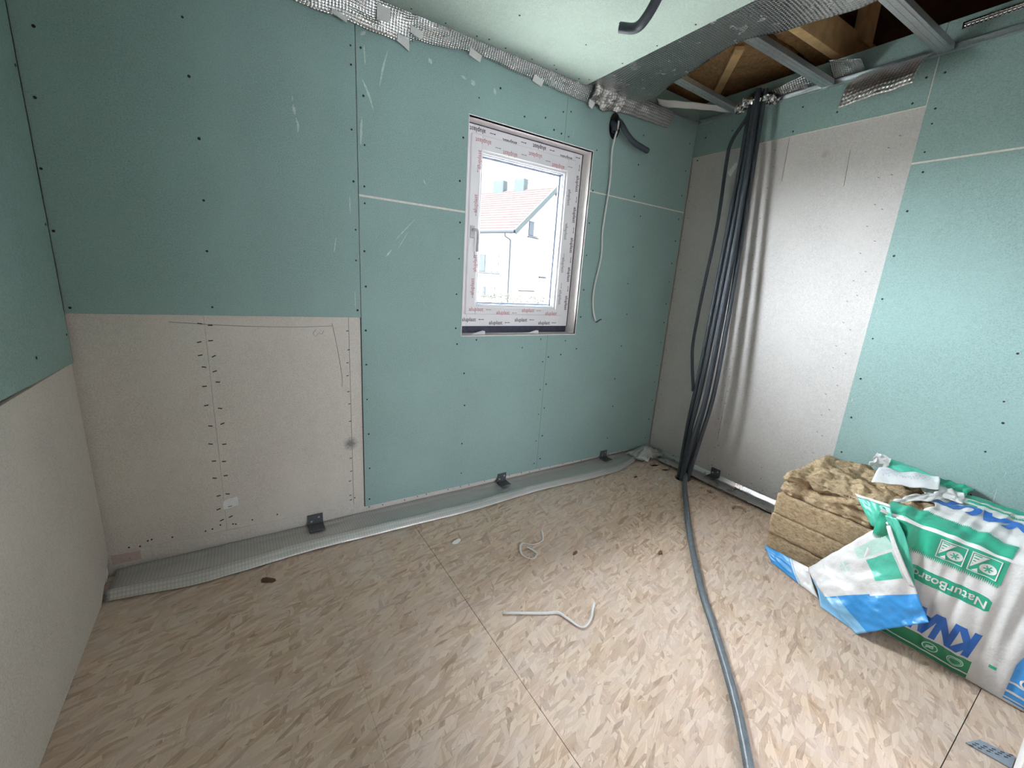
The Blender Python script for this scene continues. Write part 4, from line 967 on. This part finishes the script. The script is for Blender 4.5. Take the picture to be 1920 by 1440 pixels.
# ------------------------------------------------------------------ outdoors, seen through the window
K=1.552
dF=Vector((.36131,-.932445,0)); dG=Vector((.932445,.36131,0)); HC=Vector((16.56,23.0,0)); GZ=-.3
ground=MB().box((-30,.6,GZ-.2),(60,80,GZ)).build('ground',plain('pale_gravel_yard',(.42,.40,.36),.9,var=.15,scale=3)); tag(ground,'pale ground outside the window',kind='structure')
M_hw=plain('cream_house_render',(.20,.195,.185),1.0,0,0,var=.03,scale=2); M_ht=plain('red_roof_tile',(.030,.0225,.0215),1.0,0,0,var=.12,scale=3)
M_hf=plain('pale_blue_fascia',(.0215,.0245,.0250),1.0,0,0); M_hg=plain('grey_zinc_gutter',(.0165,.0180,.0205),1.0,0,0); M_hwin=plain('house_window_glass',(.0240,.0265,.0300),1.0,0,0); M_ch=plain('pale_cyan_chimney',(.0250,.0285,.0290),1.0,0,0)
house=empty('house',tuple(HC+Vector((0,0,GZ)))); tag(house,'white neighbouring house with a red tiled roof seen through the window','house'); HI=Matrix.Translation(-(HC+Vector((0,0,GZ))))
def hq(o,par=None):
    o.parent=par or house
    if par is None: o.matrix_parent_inverse=HI
    return o
def hz_(z): return 1.412+(z-1.412)*K
ZE=hz_(3.62); ZA=hz_(5.86); GA=3.02*K; LS=-16.0
def hp3(s,g,z): return HC+dF*s+dG*g+Vector((0,0,z))
def hpoly(pts,n,t,name,mat,par=None): 
    return hq(MB().poly(pts,n,t).build(name,mat),par)
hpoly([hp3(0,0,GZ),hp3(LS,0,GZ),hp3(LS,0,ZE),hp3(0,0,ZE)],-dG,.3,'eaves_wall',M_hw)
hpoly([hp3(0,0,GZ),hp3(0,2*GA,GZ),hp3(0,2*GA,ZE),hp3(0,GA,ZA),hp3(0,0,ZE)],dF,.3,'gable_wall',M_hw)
# tiled roof: rows of tiles as real steps
ov=.35; sl=(ZA-ZE)/GA; NR=17
Lr=math.sqrt(1+sl*sl); 
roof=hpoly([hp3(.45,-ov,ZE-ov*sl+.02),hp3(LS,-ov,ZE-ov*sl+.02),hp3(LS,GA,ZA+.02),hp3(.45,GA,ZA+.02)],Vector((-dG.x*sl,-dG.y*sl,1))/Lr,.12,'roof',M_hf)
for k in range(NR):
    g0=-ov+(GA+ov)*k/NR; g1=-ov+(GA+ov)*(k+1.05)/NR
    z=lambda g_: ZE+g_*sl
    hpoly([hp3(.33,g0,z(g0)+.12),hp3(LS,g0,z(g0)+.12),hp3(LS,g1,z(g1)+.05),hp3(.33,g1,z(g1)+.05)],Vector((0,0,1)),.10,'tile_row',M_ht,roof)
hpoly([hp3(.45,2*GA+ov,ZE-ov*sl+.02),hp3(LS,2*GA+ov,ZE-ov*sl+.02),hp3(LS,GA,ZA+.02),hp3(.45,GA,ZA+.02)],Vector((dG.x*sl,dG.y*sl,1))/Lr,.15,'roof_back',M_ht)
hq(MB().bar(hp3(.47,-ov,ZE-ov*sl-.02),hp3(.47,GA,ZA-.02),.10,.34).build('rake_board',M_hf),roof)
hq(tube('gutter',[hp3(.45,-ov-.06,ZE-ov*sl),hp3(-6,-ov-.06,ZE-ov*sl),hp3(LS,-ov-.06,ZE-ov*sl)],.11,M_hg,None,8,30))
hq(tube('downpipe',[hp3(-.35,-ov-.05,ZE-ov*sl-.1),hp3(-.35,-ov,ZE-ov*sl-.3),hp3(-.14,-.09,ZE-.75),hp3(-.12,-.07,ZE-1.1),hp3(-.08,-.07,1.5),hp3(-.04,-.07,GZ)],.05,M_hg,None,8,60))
def hwin(s0,s1,z0,z1,side,bars):
    def q(a,z,d): return hp3(a,-d,z) if side=='f' else hp3(d,a,z)
    n=-dG if side=='f' else dF
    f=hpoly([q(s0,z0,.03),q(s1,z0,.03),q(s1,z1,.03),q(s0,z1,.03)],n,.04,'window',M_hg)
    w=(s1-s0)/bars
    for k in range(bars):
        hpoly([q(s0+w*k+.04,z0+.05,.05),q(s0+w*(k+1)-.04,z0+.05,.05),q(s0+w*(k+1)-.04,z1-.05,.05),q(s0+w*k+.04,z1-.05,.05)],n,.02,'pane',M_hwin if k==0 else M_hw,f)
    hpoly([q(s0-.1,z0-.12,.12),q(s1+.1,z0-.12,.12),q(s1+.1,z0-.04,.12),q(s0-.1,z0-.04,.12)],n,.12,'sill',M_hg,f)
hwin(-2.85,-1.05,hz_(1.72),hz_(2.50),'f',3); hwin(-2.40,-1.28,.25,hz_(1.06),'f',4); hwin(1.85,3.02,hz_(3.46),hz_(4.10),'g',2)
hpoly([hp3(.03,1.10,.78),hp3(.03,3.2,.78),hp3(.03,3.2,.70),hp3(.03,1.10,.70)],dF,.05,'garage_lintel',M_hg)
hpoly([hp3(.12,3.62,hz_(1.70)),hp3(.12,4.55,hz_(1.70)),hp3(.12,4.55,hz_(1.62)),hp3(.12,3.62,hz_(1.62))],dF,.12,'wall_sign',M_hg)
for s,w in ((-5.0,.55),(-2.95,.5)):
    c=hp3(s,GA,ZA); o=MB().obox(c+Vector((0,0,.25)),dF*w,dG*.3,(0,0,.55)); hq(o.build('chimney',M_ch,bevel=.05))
    
# hedge in front of the house
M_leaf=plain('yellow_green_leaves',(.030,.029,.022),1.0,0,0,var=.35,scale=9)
hedge=empty('hedge',(7.2,8.0,GZ)); tag(hedge,'yellow green hedge outside below the window view','hedge'); HJ=Matrix.Translation((-7.2,-8.0,-GZ))
V=[];Fc=[]
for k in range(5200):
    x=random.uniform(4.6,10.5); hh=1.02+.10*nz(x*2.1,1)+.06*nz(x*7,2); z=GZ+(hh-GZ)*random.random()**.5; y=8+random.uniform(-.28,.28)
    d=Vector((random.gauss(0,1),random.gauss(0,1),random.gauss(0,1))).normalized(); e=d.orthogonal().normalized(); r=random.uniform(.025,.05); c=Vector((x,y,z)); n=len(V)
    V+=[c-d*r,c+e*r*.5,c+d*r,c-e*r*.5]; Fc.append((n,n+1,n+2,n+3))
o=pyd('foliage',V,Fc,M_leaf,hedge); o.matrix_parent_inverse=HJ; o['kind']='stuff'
for k in range(14):
    x=4.8+k*.42; o=tube('stem',[(x,8,GZ),(x+.03,8.02,.2),(x-.02,7.98,.7)],.02,M_roofb,None,6,8); o.parent=hedge; o.matrix_parent_inverse=HJ
